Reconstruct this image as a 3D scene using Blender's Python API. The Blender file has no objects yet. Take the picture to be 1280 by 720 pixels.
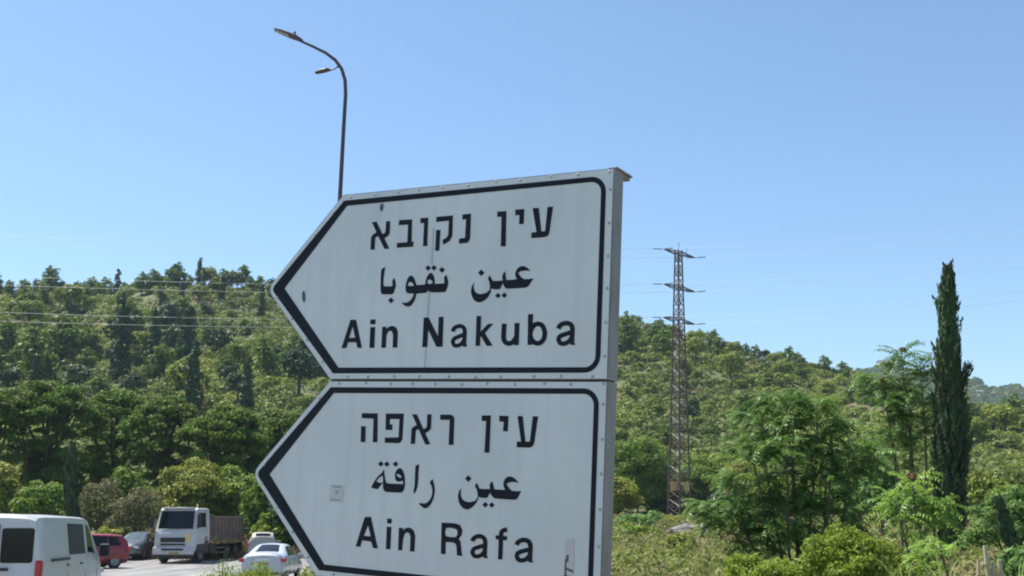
import bpy, math, random
import numpy as np
from mathutils import Vector, Matrix
from mathutils.geometry import delaunay_2d_cdt

# ------------------------------------------------------------------ camera, light, sky
SC = bpy.context.scene
COL = SC.collection
F = 1400.0                       # focal length in pixels of the 1280 wide photograph
PITCH = math.atan(295.0 / F)     # horizon at y = 655
EYE = 1.75                       # metres above the asphalt
cam_d = bpy.data.cameras.new('camera')
cam = bpy.data.objects.new('camera', cam_d)
COL.objects.link(cam)
cam_d.sensor_width = 36.0
cam_d.lens = 36.0 * F / 1280.0
cam_d.clip_start = 0.1
cam_d.clip_end = 9000
cam.location = (0, 0, EYE)
cam.rotation_euler = (math.pi / 2 + PITCH, 0, 0)
SC.camera = cam

SUN_EL, SUN_AZ = math.radians(62), math.radians(-57)     # ahead, to the left
S = Vector((math.cos(SUN_EL) * math.sin(SUN_AZ), math.cos(SUN_EL) * math.cos(SUN_AZ), math.sin(SUN_EL)))
sun_d = bpy.data.lights.new('sun', 'SUN')
sun_d.energy = 5.0
sun_d.angle = math.radians(0.5)
sun_d.color = (1.0, 0.95, 0.86)
sun = bpy.data.objects.new('sun', sun_d)
COL.objects.link(sun)
sun.rotation_euler = S.to_track_quat('Z', 'Y').to_euler()

W = bpy.data.worlds.new('World')
SC.world = W
W.use_nodes = True
nt = W.node_tree
bg = nt.nodes['Background']
sky = nt.nodes.new('ShaderNodeTexSky')
sky.sky_type = 'NISHITA'
sky.sun_disc = False
sky.sun_elevation = SUN_EL
sky.sun_rotation = SUN_AZ
sky.altitude = 300
sky.air_density = 1.0
sky.dust_density = 0.7
sky.ozone_density = 3.0
tint = nt.nodes.new('ShaderNodeMixRGB')
tint.blend_type = 'MULTIPLY'
tint.inputs[0].default_value = 1.0
tint.inputs[2].default_value = (0.89, 0.972, 0.97, 1)      # the clear cyan blue of a dry summer sky
nt.links.new(sky.outputs[0], tint.inputs[1])
nt.links.new(tint.outputs[0], bg.inputs[0])
bg.inputs[1].default_value = 0.10
VS = SC.view_settings
VS.view_transform = 'Standard'
VS.look = 'None'
VS.exposure = 0.9
VS.gamma = 1.0
VS.use_curve_mapping = False
SC.render.engine = 'CYCLES'
SC.cycles.use_denoising = True
SC.cycles.max_bounces = 6
SC.cycles.transparent_max_bounces = 6
SC.cycles.volume_bounces = 0
SC.cycles.filter_width = 2.0     # the photograph is a soft video frame

rng = np.random.default_rng(7)
random.seed(7)

# ------------------------------------------------------------------ helpers
def at(px, py, Y):
    """world point at depth Y along the sight line of a photograph pixel"""
    a, b = (px - 640) / F, (360 - py) / F
    dy = math.cos(PITCH) - b * math.sin(PITCH)
    dz = math.sin(PITCH) + b * math.cos(PITCH)
    return Vector((a / dy * Y, Y, EYE + dz / dy * Y))

def smooth01(a, b, x):
    t = np.clip((x - a) / (b - a), 0, 1)
    return t * t * (3 - 2 * t)

class MB:
    """collects vertices and faces for one mesh"""
    def __init__(s):
        s.v = []; s.f = []
    def add(s, vs, fs):
        o = len(s.v); s.v.extend([tuple(p) for p in vs]); s.f.extend([tuple(i + o for i in f) for f in fs]); return s
    def box(s, c, d, rz=0.0, m=None):
        x, y, z = d[0] / 2, d[1] / 2, d[2] / 2
        vs = [Vector((sx * x, sy * y, sz * z)) for sx in (-1, 1) for sy in (-1, 1) for sz in (-1, 1)]
        if rz: vs = [Matrix.Rotation(rz, 3, 'Z') @ v for v in vs]
        if m is not None: vs = [m @ v for v in vs]
        vs = [v + Vector(c) for v in vs]
        return s.add(vs, [(0, 1, 3, 2), (4, 6, 7, 5), (0, 4, 5, 1), (2, 3, 7, 6), (0, 2, 6, 4), (1, 5, 7, 3)])
    def bar(s, a, b, r, n=4, r2=None):
        return s.tube([a, b], [r, r if r2 is None else r2], n)
    def tube(s, pts, rad, n=6):
        pts = [Vector(p) for p in pts]
        if not hasattr(rad, '__len__'): rad = [rad] * len(pts)
        vs = []; fs = []; ref = None
        for i, p in enumerate(pts):
            d = (pts[min(i + 1, len(pts) - 1)] - pts[max(i - 1, 0)])
            if d.length < 1e-9: d = Vector((0, 0, 1))
            d.normalize()
            if ref is None:
                ref = Vector((1, 0, 0)) if abs(d.x) < 0.8 else Vector((0, 1, 0))
            u = (ref - d * ref.dot(d)).normalized(); w = d.cross(u); ref = u
            for k in range(n):
                t = 2 * math.pi * (k + 0.5) / n
                vs.append(p + (u * math.cos(t) + w * math.sin(t)) * rad[i])
        for i in range(len(pts) - 1):
            for k in range(n):
                k2 = (k + 1) % n
                fs.append((i * n + k, i * n + k2, (i + 1) * n + k2, (i + 1) * n + k))
        fs.append(tuple(range(n))[::-1]); fs.append(tuple((len(pts) - 1) * n + k for k in range(n)))
        return s.add(vs, fs)
    def lathe(s, c, axis, prof, n=20):
        """prof = (offset along axis, radius)"""
        ax = Vector(axis).normalized(); c = Vector(c)
        return s.tube([c + ax * o for o, r in prof], [max(r, 1e-4) for o, r in prof], n)
    def prism(s, poly, m, depth):
        """poly in 2D, m maps (x, y, z) to the world, extruded by depth along z"""
        n = len(poly)
        vs = [m @ Vector((x, y, 0)) for x, y in poly] + [m @ Vector((x, y, depth)) for x, y in poly]
        return s.add(vs, [tuple(range(n))[::-1], tuple(range(n, 2 * n))] + [(i, (i + 1) % n, n + (i + 1) % n, n + i) for i in range(n)])
    def build(s, name, mat, parent=None, smooth=False, bevel=0.0):
        me = bpy.data.meshes.new(name)
        me.from_pydata(s.v, [], s.f)
        me.update()
        return link(name, me, mat, parent, smooth, bevel)

def link(name, me, mat, parent=None, smooth=False, bevel=0.0):
    o = bpy.data.objects.new(name, me)
    COL.objects.link(o)
    if mat: me.materials.append(mat)
    if smooth:
        me.polygons.foreach_set('use_smooth', [True] * len(me.polygons))
        if hasattr(me, 'set_sharp_from_angle'): me.set_sharp_from_angle(angle=math.radians(38))
    if bevel:
        b = o.modifiers.new('bevel', 'BEVEL'); b.width = bevel; b.segments = 2; b.limit_method = 'ANGLE'
    if parent: o.parent = parent
    return o

def np_mesh(name, V, nq, mat=None, k=4):
    """V: (nq*k, 3) vertices, one k-gon after the other"""
    me = bpy.data.meshes.new(name)
    me.vertices.add(nq * k); me.loops.add(nq * k); me.polygons.add(nq)
    me.vertices.foreach_set('co', np.ascontiguousarray(V, dtype=np.float32).ravel())
    me.loops.foreach_set('vertex_index', np.arange(nq * k, dtype=np.int32))
    me.polygons.foreach_set('loop_start', np.arange(0, nq * k, k, dtype=np.int32))
    me.polygons.foreach_set('loop_total', np.full(nq, k, dtype=np.int32))
    me.update(calc_edges=True)
    if mat: me.materials.append(mat)
    return me

def empty(name, loc=(0, 0, 0), rz=0.0):
    o = bpy.data.objects.new(name, None)
    COL.objects.link(o)
    o.empty_display_size = 0.2
    o.location = loc; o.rotation_euler = (0, 0, rz)
    return o

def tag(o, label, cat, group=None, kind=None):
    o['label'] = label; o['category'] = cat
    if group: o['group'] = group
    if kind: o['kind'] = kind
    return o

def copy_tree(o, parent=None):
    c = o.copy(); COL.objects.link(c)
    if parent: c.parent = parent
    for ch in [x for x in o.children]:
        copy_tree(ch, c)
    return c

# ------------------------------------------------------------------ materials
def nodes(name):
    m = bpy.data.materials.new(name); m.use_nodes = True
    t = m.node_tree
    return m, t, t.nodes['Principled BSDF'], t.nodes['Material Output']

def paint(name, c, rough=0.5, metal=0.0, c2=None, scale=3.0, amt=1.0, bump=0.0, spec=0.5, coat=0.0, lo=0.4, hi=0.65, stretch=None):
    m, t, p, o = nodes(name)
    p.inputs['Base Color'].default_value = (*c, 1); p.inputs['Roughness'].default_value = rough
    p.inputs['Metallic'].default_value = metal; p.inputs['Specular IOR Level'].default_value = spec
    p.inputs['Coat Weight'].default_value = coat
    if c2 is not None or bump:
        tc = t.nodes.new('ShaderNodeTexCoord'); n = t.nodes.new('ShaderNodeTexNoise')
        n.inputs['Scale'].default_value = scale; n.inputs['Detail'].default_value = 8; n.inputs['Roughness'].default_value = 0.65
        src = tc.outputs['Object']
        if stretch:
            mp = t.nodes.new('ShaderNodeMapping'); mp.inputs['Scale'].default_value = stretch
            t.links.new(src, mp.inputs[0]); src = mp.outputs[0]
        t.links.new(src, n.inputs['Vector'])
        if c2 is not None:
            r = t.nodes.new('ShaderNodeMapRange'); r.inputs[1].default_value = lo; r.inputs[2].default_value = hi; r.inputs[4].default_value = amt
            t.links.new(n.outputs[0], r.inputs[0])
            x = t.nodes.new('ShaderNodeMixRGB'); x.inputs[1].default_value = (*c, 1); x.inputs[2].default_value = (*c2, 1)
            t.links.new(r.outputs[0], x.inputs[0]); t.links.new(x.outputs[0], p.inputs['Base Color'])
        if bump:
            b = t.nodes.new('ShaderNodeBump'); b.inputs['Strength'].default_value = bump; b.inputs['Distance'].default_value = 0.02
            t.links.new(n.outputs[0], b.inputs['Height']); t.links.new(b.outputs[0], p.inputs['Normal'])
    return m

def leaf(name, a, b, c=None, scale=0.9, trans=0.35, rough=0.55):
    """foliage: hue differs from plant to plant (a..b) and from clump to clump (c)"""
    m, t, p, o = nodes(name)
    oi = t.nodes.new('ShaderNodeObjectInfo')
    x = t.nodes.new('ShaderNodeMixRGB'); x.inputs[1].default_value = (*a, 1); x.inputs[2].default_value = (*b, 1)
    t.links.new(oi.outputs['Random'], x.inputs[0])
    tc = t.nodes.new('ShaderNodeTexCoord'); n = t.nodes.new('ShaderNodeTexNoise')
    n.inputs['Scale'].default_value = scale; n.inputs['Detail'].default_value = 5
    t.links.new(tc.outputs['Object'], n.inputs['Vector'])
    r = t.nodes.new('ShaderNodeMapRange'); r.inputs[1].default_value = 0.42; r.inputs[2].default_value = 0.66
    t.links.new(n.outputs[0], r.inputs[0])
    y = t.nodes.new('ShaderNodeMixRGB'); y.inputs[2].default_value = (*(c or tuple(0.6 * k for k in b)), 1)
    t.links.new(r.outputs[0], y.inputs[0]); t.links.new(x.outputs[0], y.inputs[1])
    t.links.new(y.outputs[0], p.inputs['Base Color'])
    p.inputs['Roughness'].default_value = rough; p.inputs['Specular IOR Level'].default_value = 0.15
    tr = t.nodes.new('ShaderNodeBsdfTranslucent'); t.links.new(y.outputs[0], tr.inputs[0])
    mx = t.nodes.new('ShaderNodeMixShader'); mx.inputs[0].default_value = trans
    t.links.new(p.outputs[0], mx.inputs[1]); t.links.new(tr.outputs[0], mx.inputs[2]); t.links.new(mx.outputs[0], o.inputs[0])
    return m

M = {
 'glass': paint('dark_glass', (0.010, 0.013, 0.016), 0.08, spec=0.32),
 'glass_light': paint('pale_glass', (0.06, 0.10, 0.10), 0.08, spec=0.7),
 'black': paint('black_plastic', (0.018, 0.018, 0.02), 0.55),
 'tyre': paint('tyre_rubber', (0.02, 0.02, 0.02), 0.85, c2=(0.05, 0.045, 0.04), scale=8),
 'rim': paint('rim_alloy', (0.22, 0.22, 0.23), 0.45, 0.6),
 'white_car': paint('white_car_paint', (0.55, 0.57, 0.60), 0.35, coat=0.4, c2=(0.46, 0.46, 0.46), scale=2.0, amt=0.5),
 'sedan': paint('pearl_white_paint', (0.44, 0.48, 0.54), 0.32, coat=0.5),
 'red_car': paint('red_car_paint', (0.24, 0.016, 0.022), 0.4, coat=0.4),
 'silver_car': paint('grey_car_paint', (0.10, 0.105, 0.115), 0.28, 0.4, coat=0.7),
 'chrome': paint('chrome', (0.7, 0.7, 0.7), 0.12, 1.0),
 'red_lamp': paint('red_lamp', (0.42, 0.012, 0.03), 0.2, coat=0.5),
 'clear_lamp': paint('clear_lamp', (0.6, 0.62, 0.64), 0.12, 0.3),
 'plate': paint('yellow_plate', (0.34, 0.25, 0.07), 0.6),
 'truck_white': paint('truck_white_paint', (0.54, 0.54, 0.54), 0.45, coat=0.2, c2=(0.38, 0.365, 0.34), scale=1.4, amt=0.7),
 'yellow': paint('plain_yellow', (0.62, 0.50, 0.20), 0.45),
 'rust_steel': paint('worn_brown_steel', (0.13, 0.095, 0.08), 0.7, 0.1, c2=(0.22, 0.16, 0.12), scale=2.5),
 'chassis': paint('chassis_black', (0.03, 0.028, 0.027), 0.7, c2=(0.09, 0.07, 0.055), scale=4),
 'sign_white': None, 'ink': paint('sign_black_film', (0.007, 0.009, 0.017), 0.6, c2=(0.013, 0.016, 0.026), scale=3, amt=0.6, spec=0.25),
 'alu': paint('sign_aluminium', (0.50, 0.50, 0.50), 0.5, 0.35, c2=(0.30, 0.28, 0.26), scale=5, amt=0.7),
 'alu_side': paint('weathered_aluminium_edge', (0.30, 0.30, 0.31), 0.6, 0.2, c2=(0.20, 0.17, 0.15), scale=4, amt=0.8, stretch=(1, 1, 0.3)),
 'rivet': paint('dull_rivet', (0.42, 0.41, 0.40), 0.75, 0.0),
 'stain': paint('dark_smudge', (0.10, 0.11, 0.12), 0.8),
 'sticker': paint('faded_sticker', (0.66, 0.65, 0.62), 0.7, c2=(0.57, 0.57, 0.59), scale=22),
 'sticker_pink': paint('faded_pink_sticker', (0.66, 0.57, 0.57), 0.7, c2=(0.60, 0.59, 0.61), scale=14),
 'lamp_steel': paint('lamp_post_steel', (0.075, 0.06, 0.085), 0.6, 0.2, c2=(0.10, 0.08, 0.09), scale=4),
 'lamp_lens': paint('lamp_lens', (0.42, 0.40, 0.34), 0.35),
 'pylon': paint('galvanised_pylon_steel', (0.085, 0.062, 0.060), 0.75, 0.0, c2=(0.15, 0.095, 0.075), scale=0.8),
 'pylon_brace_glint': paint('sun_glint_bracing_steel', (0.45, 0.44, 0.43), 0.5, 0.1),  # pale tone paints sun glints onto the pylon's diagonal braces
 'insul': paint('insulator_glass', (0.13, 0.10, 0.10), 0.3),
 'orange': paint('orange_warning_plate', (0.62, 0.34, 0.12), 0.6, c2=(0.50, 0.36, 0.2), scale=3),
 'cable': paint('aluminium_cable', (0.50, 0.50, 0.48), 0.5, 0.2),
 'beige_car': paint('beige_car_paint', (0.36, 0.34, 0.30), 0.4, coat=0.3),
 'concrete': paint('barrier_concrete', (0.44, 0.40, 0.38), 0.85, c2=(0.34, 0.31, 0.29), scale=3, bump=0.3),
 'rock': paint('grey_rock', (0.19, 0.17, 0.165), 0.95, c2=(0.12, 0.11, 0.10), scale=3, bump=0.8),
 'bark': paint('brown_bark', (0.10, 0.07, 0.05), 0.9, c2=(0.05, 0.035, 0.028), scale=6, bump=0.5),
 'bark_grey': paint('grey_bark', (0.17, 0.14, 0.115), 0.9, c2=(0.10, 0.08, 0.065), scale=7, bump=0.4),
 'stalk': paint('dry_stalk', (0.50, 0.43, 0.30), 0.8, c2=(0.36, 0.30, 0.2), scale=9),
 'stucco': paint('pale_stucco', (0.52, 0.50, 0.47), 0.8),
 'roof': paint('grey_mauve_roof', (0.16, 0.12, 0.14), 0.8),
 'roof_red': paint('red_roof', (0.45, 0.12, 0.08), 0.8),
 'pod': paint('reddish_seed_cluster', (0.30, 0.13, 0.07), 0.8, c2=(0.16, 0.14, 0.06), scale=12),
 'line': paint('road_line_paint', (0.46, 0.46, 0.45), 0.8, c2=(0.30, 0.30, 0.29), scale=2.2),
 'l_pine': leaf('pine_needles', (0.120, 0.196, 0.032), (0.183, 0.244, 0.041), (0.095, 0.144, 0.029), 0.5),
 'l_umb': leaf('umbrella_pine_needles', (0.104, 0.200, 0.031), (0.143, 0.235, 0.035), (0.129, 0.150, 0.031), 0.5),
 'l_olive': leaf('olive_green_leaves', (0.183, 0.250, 0.043), (0.268, 0.308, 0.052), (0.156, 0.193, 0.034), 0.6),
 'l_dark': leaf('dark_evergreen_leaves', (0.043, 0.080, 0.032), (0.067, 0.108, 0.037), (0.039, 0.066, 0.030), 0.7, 0.2),
 'l_cyp': leaf('cypress_scales', (0.066, 0.112, 0.049), (0.074, 0.124, 0.049), (0.058, 0.066, 0.036), 1.1, 0.2),
 'l_bright': leaf('bright_green_leaves', (0.211, 0.300, 0.037), (0.248, 0.319, 0.042), (0.156, 0.227, 0.031), 1.5, 0.4),
 'l_mid': leaf('mid_green_leaves', (0.162, 0.261, 0.041), (0.230, 0.302, 0.045), (0.125, 0.199, 0.036), 0.7),
 'l_yel': leaf('yellow_green_leaves', (0.249, 0.276, 0.048), (0.289, 0.307, 0.052), (0.179, 0.206, 0.043), 0.7),
 'l_grey': leaf('grey_olive_twigs', (0.165, 0.168, 0.070), (0.185, 0.182, 0.078), (0.130, 0.135, 0.056), 0.8),
 'l_ail': leaf('ailanthus_leaflets', (0.113, 0.217, 0.050), (0.136, 0.237, 0.050), (0.083, 0.163, 0.041), 1.2, 0.35, 0.42),
 'l_ail2': leaf('pale_ailanthus_leaflets', (0.228, 0.375, 0.069), (0.245, 0.385, 0.069), (0.163, 0.287, 0.053), 1.4, 0.45, 0.42),
 'l_fen': leaf('feathery_blue_green_leaves', (0.179, 0.293, 0.089), (0.194, 0.306, 0.094), (0.128, 0.225, 0.067), 1.5, 0.4),
 'l_grass': leaf('dry_grass', (0.280, 0.270, 0.110), (0.280, 0.270, 0.110), (0.170, 0.230, 0.060), 0.5, 0.4),
 'l_weed': leaf('meadow_weeds', (0.210, 0.260, 0.065), (0.210, 0.260, 0.065), (0.300, 0.260, 0.130), 0.35, 0.4),
 'l_blade': leaf('pale_reed_blades', (0.263, 0.343, 0.101), (0.315, 0.372, 0.122), None, 2, 0.4),
 'l_scrub': leaf('hill_scrub_leaves', (0.215, 0.260, 0.048), (0.215, 0.260, 0.048), (0.099, 0.138, 0.032), 0.045),
 'l_far': leaf('far_scrub_leaves', (0.095, 0.15, 0.04), (0.095, 0.15, 0.04), (0.15, 0.16, 0.05), 0.02),
}

def sign_face_material():
    m, t, p, o = nodes('sign_reflective_sheet')
    tc = t.nodes.new('ShaderNodeTexCoord')
    mp = t.nodes.new('ShaderNodeMapping'); mp.inputs['Scale'].default_value = (7.0, 1.0, 0.7)     # rain streaks run down
    n1 = t.nodes.new('ShaderNodeTexNoise'); n1.inputs['Scale'].default_value = 1.6; n1.inputs['Detail'].default_value = 6
    n2 = t.nodes.new('ShaderNodeTexNoise'); n2.inputs['Scale'].default_value = 2.0; n2.inputs['Detail'].default_value = 5
    t.links.new(tc.outputs['Object'], n1.inputs['Vector']); t.links.new(tc.outputs['Object'], mp.inputs[0]); t.links.new(mp.outputs[0], n2.inputs['Vector'])
    a = t.nodes.new('ShaderNodeMixRGB'); a.inputs[1].default_value = (0.74, 0.75, 0.76, 1); a.inputs[2].default_value = (0.66, 0.675, 0.69, 1)
    r = t.nodes.new('ShaderNodeMapRange'); r.inputs[1].default_value = 0.4; r.inputs[2].default_value = 0.65
    t.links.new(n1.outputs[0], r.inputs[0]); t.links.new(r.outputs[0], a.inputs[0])
    b = t.nodes.new('ShaderNodeMixRGB'); b.inputs[2].default_value = (0.56, 0.57, 0.58, 1)
    r2 = t.nodes.new('ShaderNodeMapRange'); r2.inputs[1].default_value = 0.5; r2.inputs[2].default_value = 0.75; r2.inputs[4].default_value = 0.45
    t.links.new(n2.outputs[0], r2.inputs[0]); t.links.new(r2.outputs[0], b.inputs[0]); t.links.new(a.outputs[0], b.inputs[1])
    t.links.new(b.outputs[0], p.inputs['Base Color'])
    p.inputs['Roughness'].default_value = 0.42
    return m
M['sign_white'] = sign_face_material()

# ------------------------------------------------------------------ the land
RX = np.array([-400, 0, 100, 200, 300, 400, 500, 600, 700, 780, 850, 900, 950, 1000, 1050, 1085, 1150, 1220, 1300, 1600], float)
RY = np.array([345, 355, 362, 365, 372, 382, 395, 405, 412, 418, 428, 438, 450, 462, 476, 490, 520, 545, 565, 590], float)
RD = np.array([330, 330, 330, 330, 330, 330, 325, 320, 310, 300, 300, 295, 290, 290, 285, 270, 240, 210, 190, 180], float)
RB = np.array([118, 118, 120, 120, 122, 125, 128, 130, 130, 132, 134, 134, 130, 120, 105, 95, 80, 70, 65, 60], float)

def land(X, Y):
    X = np.asarray(X, float); Y = np.asarray(Y, float)
    Ys = np.maximum(Y, 1.0)
    px = 640 + 1385 * np.clip(X / Ys, -0.9, 0.9)
    left = -0.55 * smooth01(14, 50, Y) + 0.8 * smooth01(75, 110, Y)
    right = 0.15 + 0.02 * np.clip(Y, 0, 140)
    w = smooth01(-6.5, -1.5, X + 0.02 * Y)
    w2 = smooth01(60, 110, Y)
    base = left + (right - left) * np.maximum(w, w2 * smooth01(-60, 0, X))
    dr, db = np.interp(px, RX, RD), np.interp(px, RX, RB)
    el = np.interp(px, RX, (655 - RY) / F)
    zr = EYE + dr * el
    t = (Y - db) / (dr - db)
    up = np.clip(t, 0, 1)
    up = up * (0.75 + 0.25 * up)
    hill = (zr - base) * up
    hill = hill + np.clip(t, 0, 1) * (1.6 * np.sin(X * 0.06 + Y * 0.02) + 1.1 * np.sin(Y * 0.11 - X * 0.045) + 0.6 * np.sin(X * .21 + Y * .17))
    beyond = np.maximum(Y - dr, 0)
    hill = np.maximum(hill - 0.20 * beyond, np.where(beyond > 0, -10.0, -99)) * (Y > db)
    return base + hill

def road_zone(X, Y):
    return (Y > -15) & (Y < 76) & (X > -60) & (X < -6.6 - 0.03 * np.maximum(Y - 20, 0))

def ground_sheet():
    az = np.radians(np.concatenate([np.linspace(-180, -42, 40, endpoint=False), np.linspace(-42, 42, 260), np.linspace(45, 179, 38)]))
    rr = np.concatenate([[0.0], np.geomspace(0.8, 100, 80), np.linspace(102, 360, 130), np.geomspace(372, 7000, 30)])
    A, R = np.meshgrid(az, rr)
    X, Y = R * np.sin(A), R * np.cos(A)
    Z = land(X, Y)
    Z = np.where(road_zone(X, Y), Z - 0.10, Z)
    V = np.stack([X, Y, Z], -1).reshape(-1, 3)
    na, nr = len(az), len(rr)
    i = np.arange(nr - 1)[:, None] * na; j = np.arange(na)[None, :]; j2 = (j + 1) % na
    fc = np.stack([(i + j), (i + j2), (i + na + j2), (i + na + j)], -1).reshape(-1, 4)
    me = bpy.data.meshes.new('ground'); me.from_pydata(V.tolist(), [], fc.tolist()); me.update()
    m, t, p, o = nodes('dry_earth_and_grass')
    tc = t.nodes.new('ShaderNodeTexCoord')
    n1 = t.nodes.new('ShaderNodeTexNoise'); n1.inputs['Scale'].default_value = 0.05; n1.inputs['Detail'].default_value = 9
    n2 = t.nodes.new('ShaderNodeTexNoise'); n2.inputs['Scale'].default_value = 1.6; n2.inputs['Detail'].default_value = 9
    for n in (n1, n2): t.links.new(tc.outputs['Object'], n.inputs['Vector'])
    a = t.nodes.new('ShaderNodeMixRGB'); a.inputs[1].default_value = (0.125, 0.10, 0.055, 1); a.inputs[2].default_value = (0.085, 0.105, 0.035, 1)
    r = t.nodes.new('ShaderNodeMapRange'); r.inputs[1].default_value = 0.40; r.inputs[2].default_value = 0.56
    t.links.new(n1.outputs[0], r.inputs[0]); t.links.new(r.outputs[0], a.inputs[0])
    b = t.nodes.new('ShaderNodeMixRGB'); b.blend_type = 'MULTIPLY'; b.inputs[0].default_value = 0.6
    t.links.new(a.outputs[0], b.inputs[1]); t.links.new(n2.outputs[0], b.inputs[2])
    g = t.nodes.new('ShaderNodeMixRGB'); g.blend_type = 'ADD'; g.inputs[0].default_value = 0.3
    t.links.new(b.outputs[0], g.inputs[1]); t.links.new(a.outputs[0], g.inputs[2])
    t.links.new(g.outputs[0], p.inputs['Base Color']); p.inputs['Roughness'].default_value = 0.95
    bp = t.nodes.new('ShaderNodeBump'); bp.inputs['Strength'].default_value = 0.6; bp.inputs['Distance'].default_value = 0.15
    t.links.new(n2.outputs[0], bp.inputs['Height']); t.links.new(bp.outputs[0], p.inputs['Normal'])
    o_ = link('ground', me, m, smooth=False)
    o_['kind'] = 'structure'
ground_sheet()

def road_sheet():
    ys = np.linspace(-12, 74, 60)
    V = []; n = 24
    for y in ys:
        xr = -7.0 - 0.03 * max(y - 20, 0)
        xl = -34 if y < 40 else -34 - 0.5 * (y - 40)
        for k in range(n):
            x = xl + (xr - xl) * k / (n - 1)
            V.append((x, y, float(land(x, y)) + 0.02))
    fc = [(i * n + k, i * n + k + 1, (i + 1) * n + k + 1, (i + 1) * n + k) for i in range(len(ys) - 1) for k in range(n - 1)]
    me = bpy.data.meshes.new('road'); me.from_pydata(V, [], fc); me.update()
    o = link('road', me, paint('sun_bleached_asphalt', (0.23, 0.225, 0.22), 0.9, c2=(0.13, 0.128, 0.125), scale=0.35, stretch=(2.5, 0.5, 1), bump=0.15))
    o['kind'] = 'structure'
    # kerb along the verge
    mb = MB(); pr = None
    for y in ys:
        xr = -7.0 - 0.03 * max(y - 20, 0); z = float(land(xr, y))
        ring = [(xr, y, z - 0.1), (xr, y, z + 0.14), (xr + 0.2, y, z + 0.14), (xr + 0.2, y, z - 0.1)]
        if pr: mb.add(pr + ring, [(0, 1, 5, 4), (1, 2, 6, 5), (2, 3, 7, 6)])
        pr = ring
    k = mb.build('kerb', M['concrete']); k['kind'] = 'structure'
    def stripe(x0, x1, y0, y1, w):
        mb = MB(); pr = None
        for s in np.linspace(0, 1, 14):
            x, y = x0 + (x1 - x0) * s, y0 + (y1 - y0) * s
            ring = [(x - w, y, float(land(x - w, y)) + 0.028), (x + w, y, float(land(x + w, y)) + 0.028)]
            if pr: mb.add(pr + ring, [(0, 1, 3, 2)])
            pr = ring
        return mb
    mk = stripe(-13.2, -14.6, 5, 66, 0.09)
    for q in range(7): 
        s2 = stripe(-10.2 - .1 * q, -10.3 - .1 * q, 14 + q * 8, 17 + q * 8, 0.07); mk.add(s2.v, s2.f)
    s3 = stripe(-7.6, -9.0, 5, 66, 0.07); mk.add(s3.v, s3.f)
    s4 = stripe(-24.5, -17.4, 62, 63.5, 0.2); mk.add(s4.v, s4.f)
    l = mk.build('road_markings', M['line']); l['kind'] = 'structure'
road_sheet()

def far_hills():
    """a second, hazier ridge closing the valley on the right"""
    pxs = np.linspace(700, 1600, 90)
    tops = np.interp(pxs, [700, 1060, 1090, 1105, 1118, 1150, 1200, 1240, 1290, 1400, 1600], [520, 474, 463, 459, 460, 466, 474, 485, 492, 497, 505])
    n = 26; V = []
    for i, (px, ty) in enumerate(zip(pxs, tops)):
        q = (px - 640) / 1400
        zt = 1.75 + (655 - ty) / 1400 * 1150 + 3.5 * math.sin(px * .13) + 2 * math.sin(px * .37)
        for k in range(n):
            s = k / (n - 1); Y = 520 + 630 * s
            V.append((q * Y, Y, -12 + (zt + 12) * s ** 0.9 + 5 * math.sin(px * .045 + s * 7) * s * (1 - s) * 2))
        V.append((q * 1450, 1450, -20))
    n += 1
    fc = [(i * n + k, (i + 1) * n + k, (i + 1) * n + k + 1, i * n + k + 1) for i in range(len(pxs) - 1) for k in range(n - 1)]
    me = bpy.data.meshes.new('far_hills'); me.from_pydata(V, [], fc); me.update()
    o = link('far_hills', me, paint('far_scrub_hillside', (0.075, 0.095, 0.035), 0.95, c2=(0.13, 0.12, 0.06), scale=0.02, lo=0.52, hi=0.62), smooth=True)
    o['kind'] = 'structure'
    pts = np.array(V).reshape(len(pxs), n, 3)
    return pts
FAR = far_hills()

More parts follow.
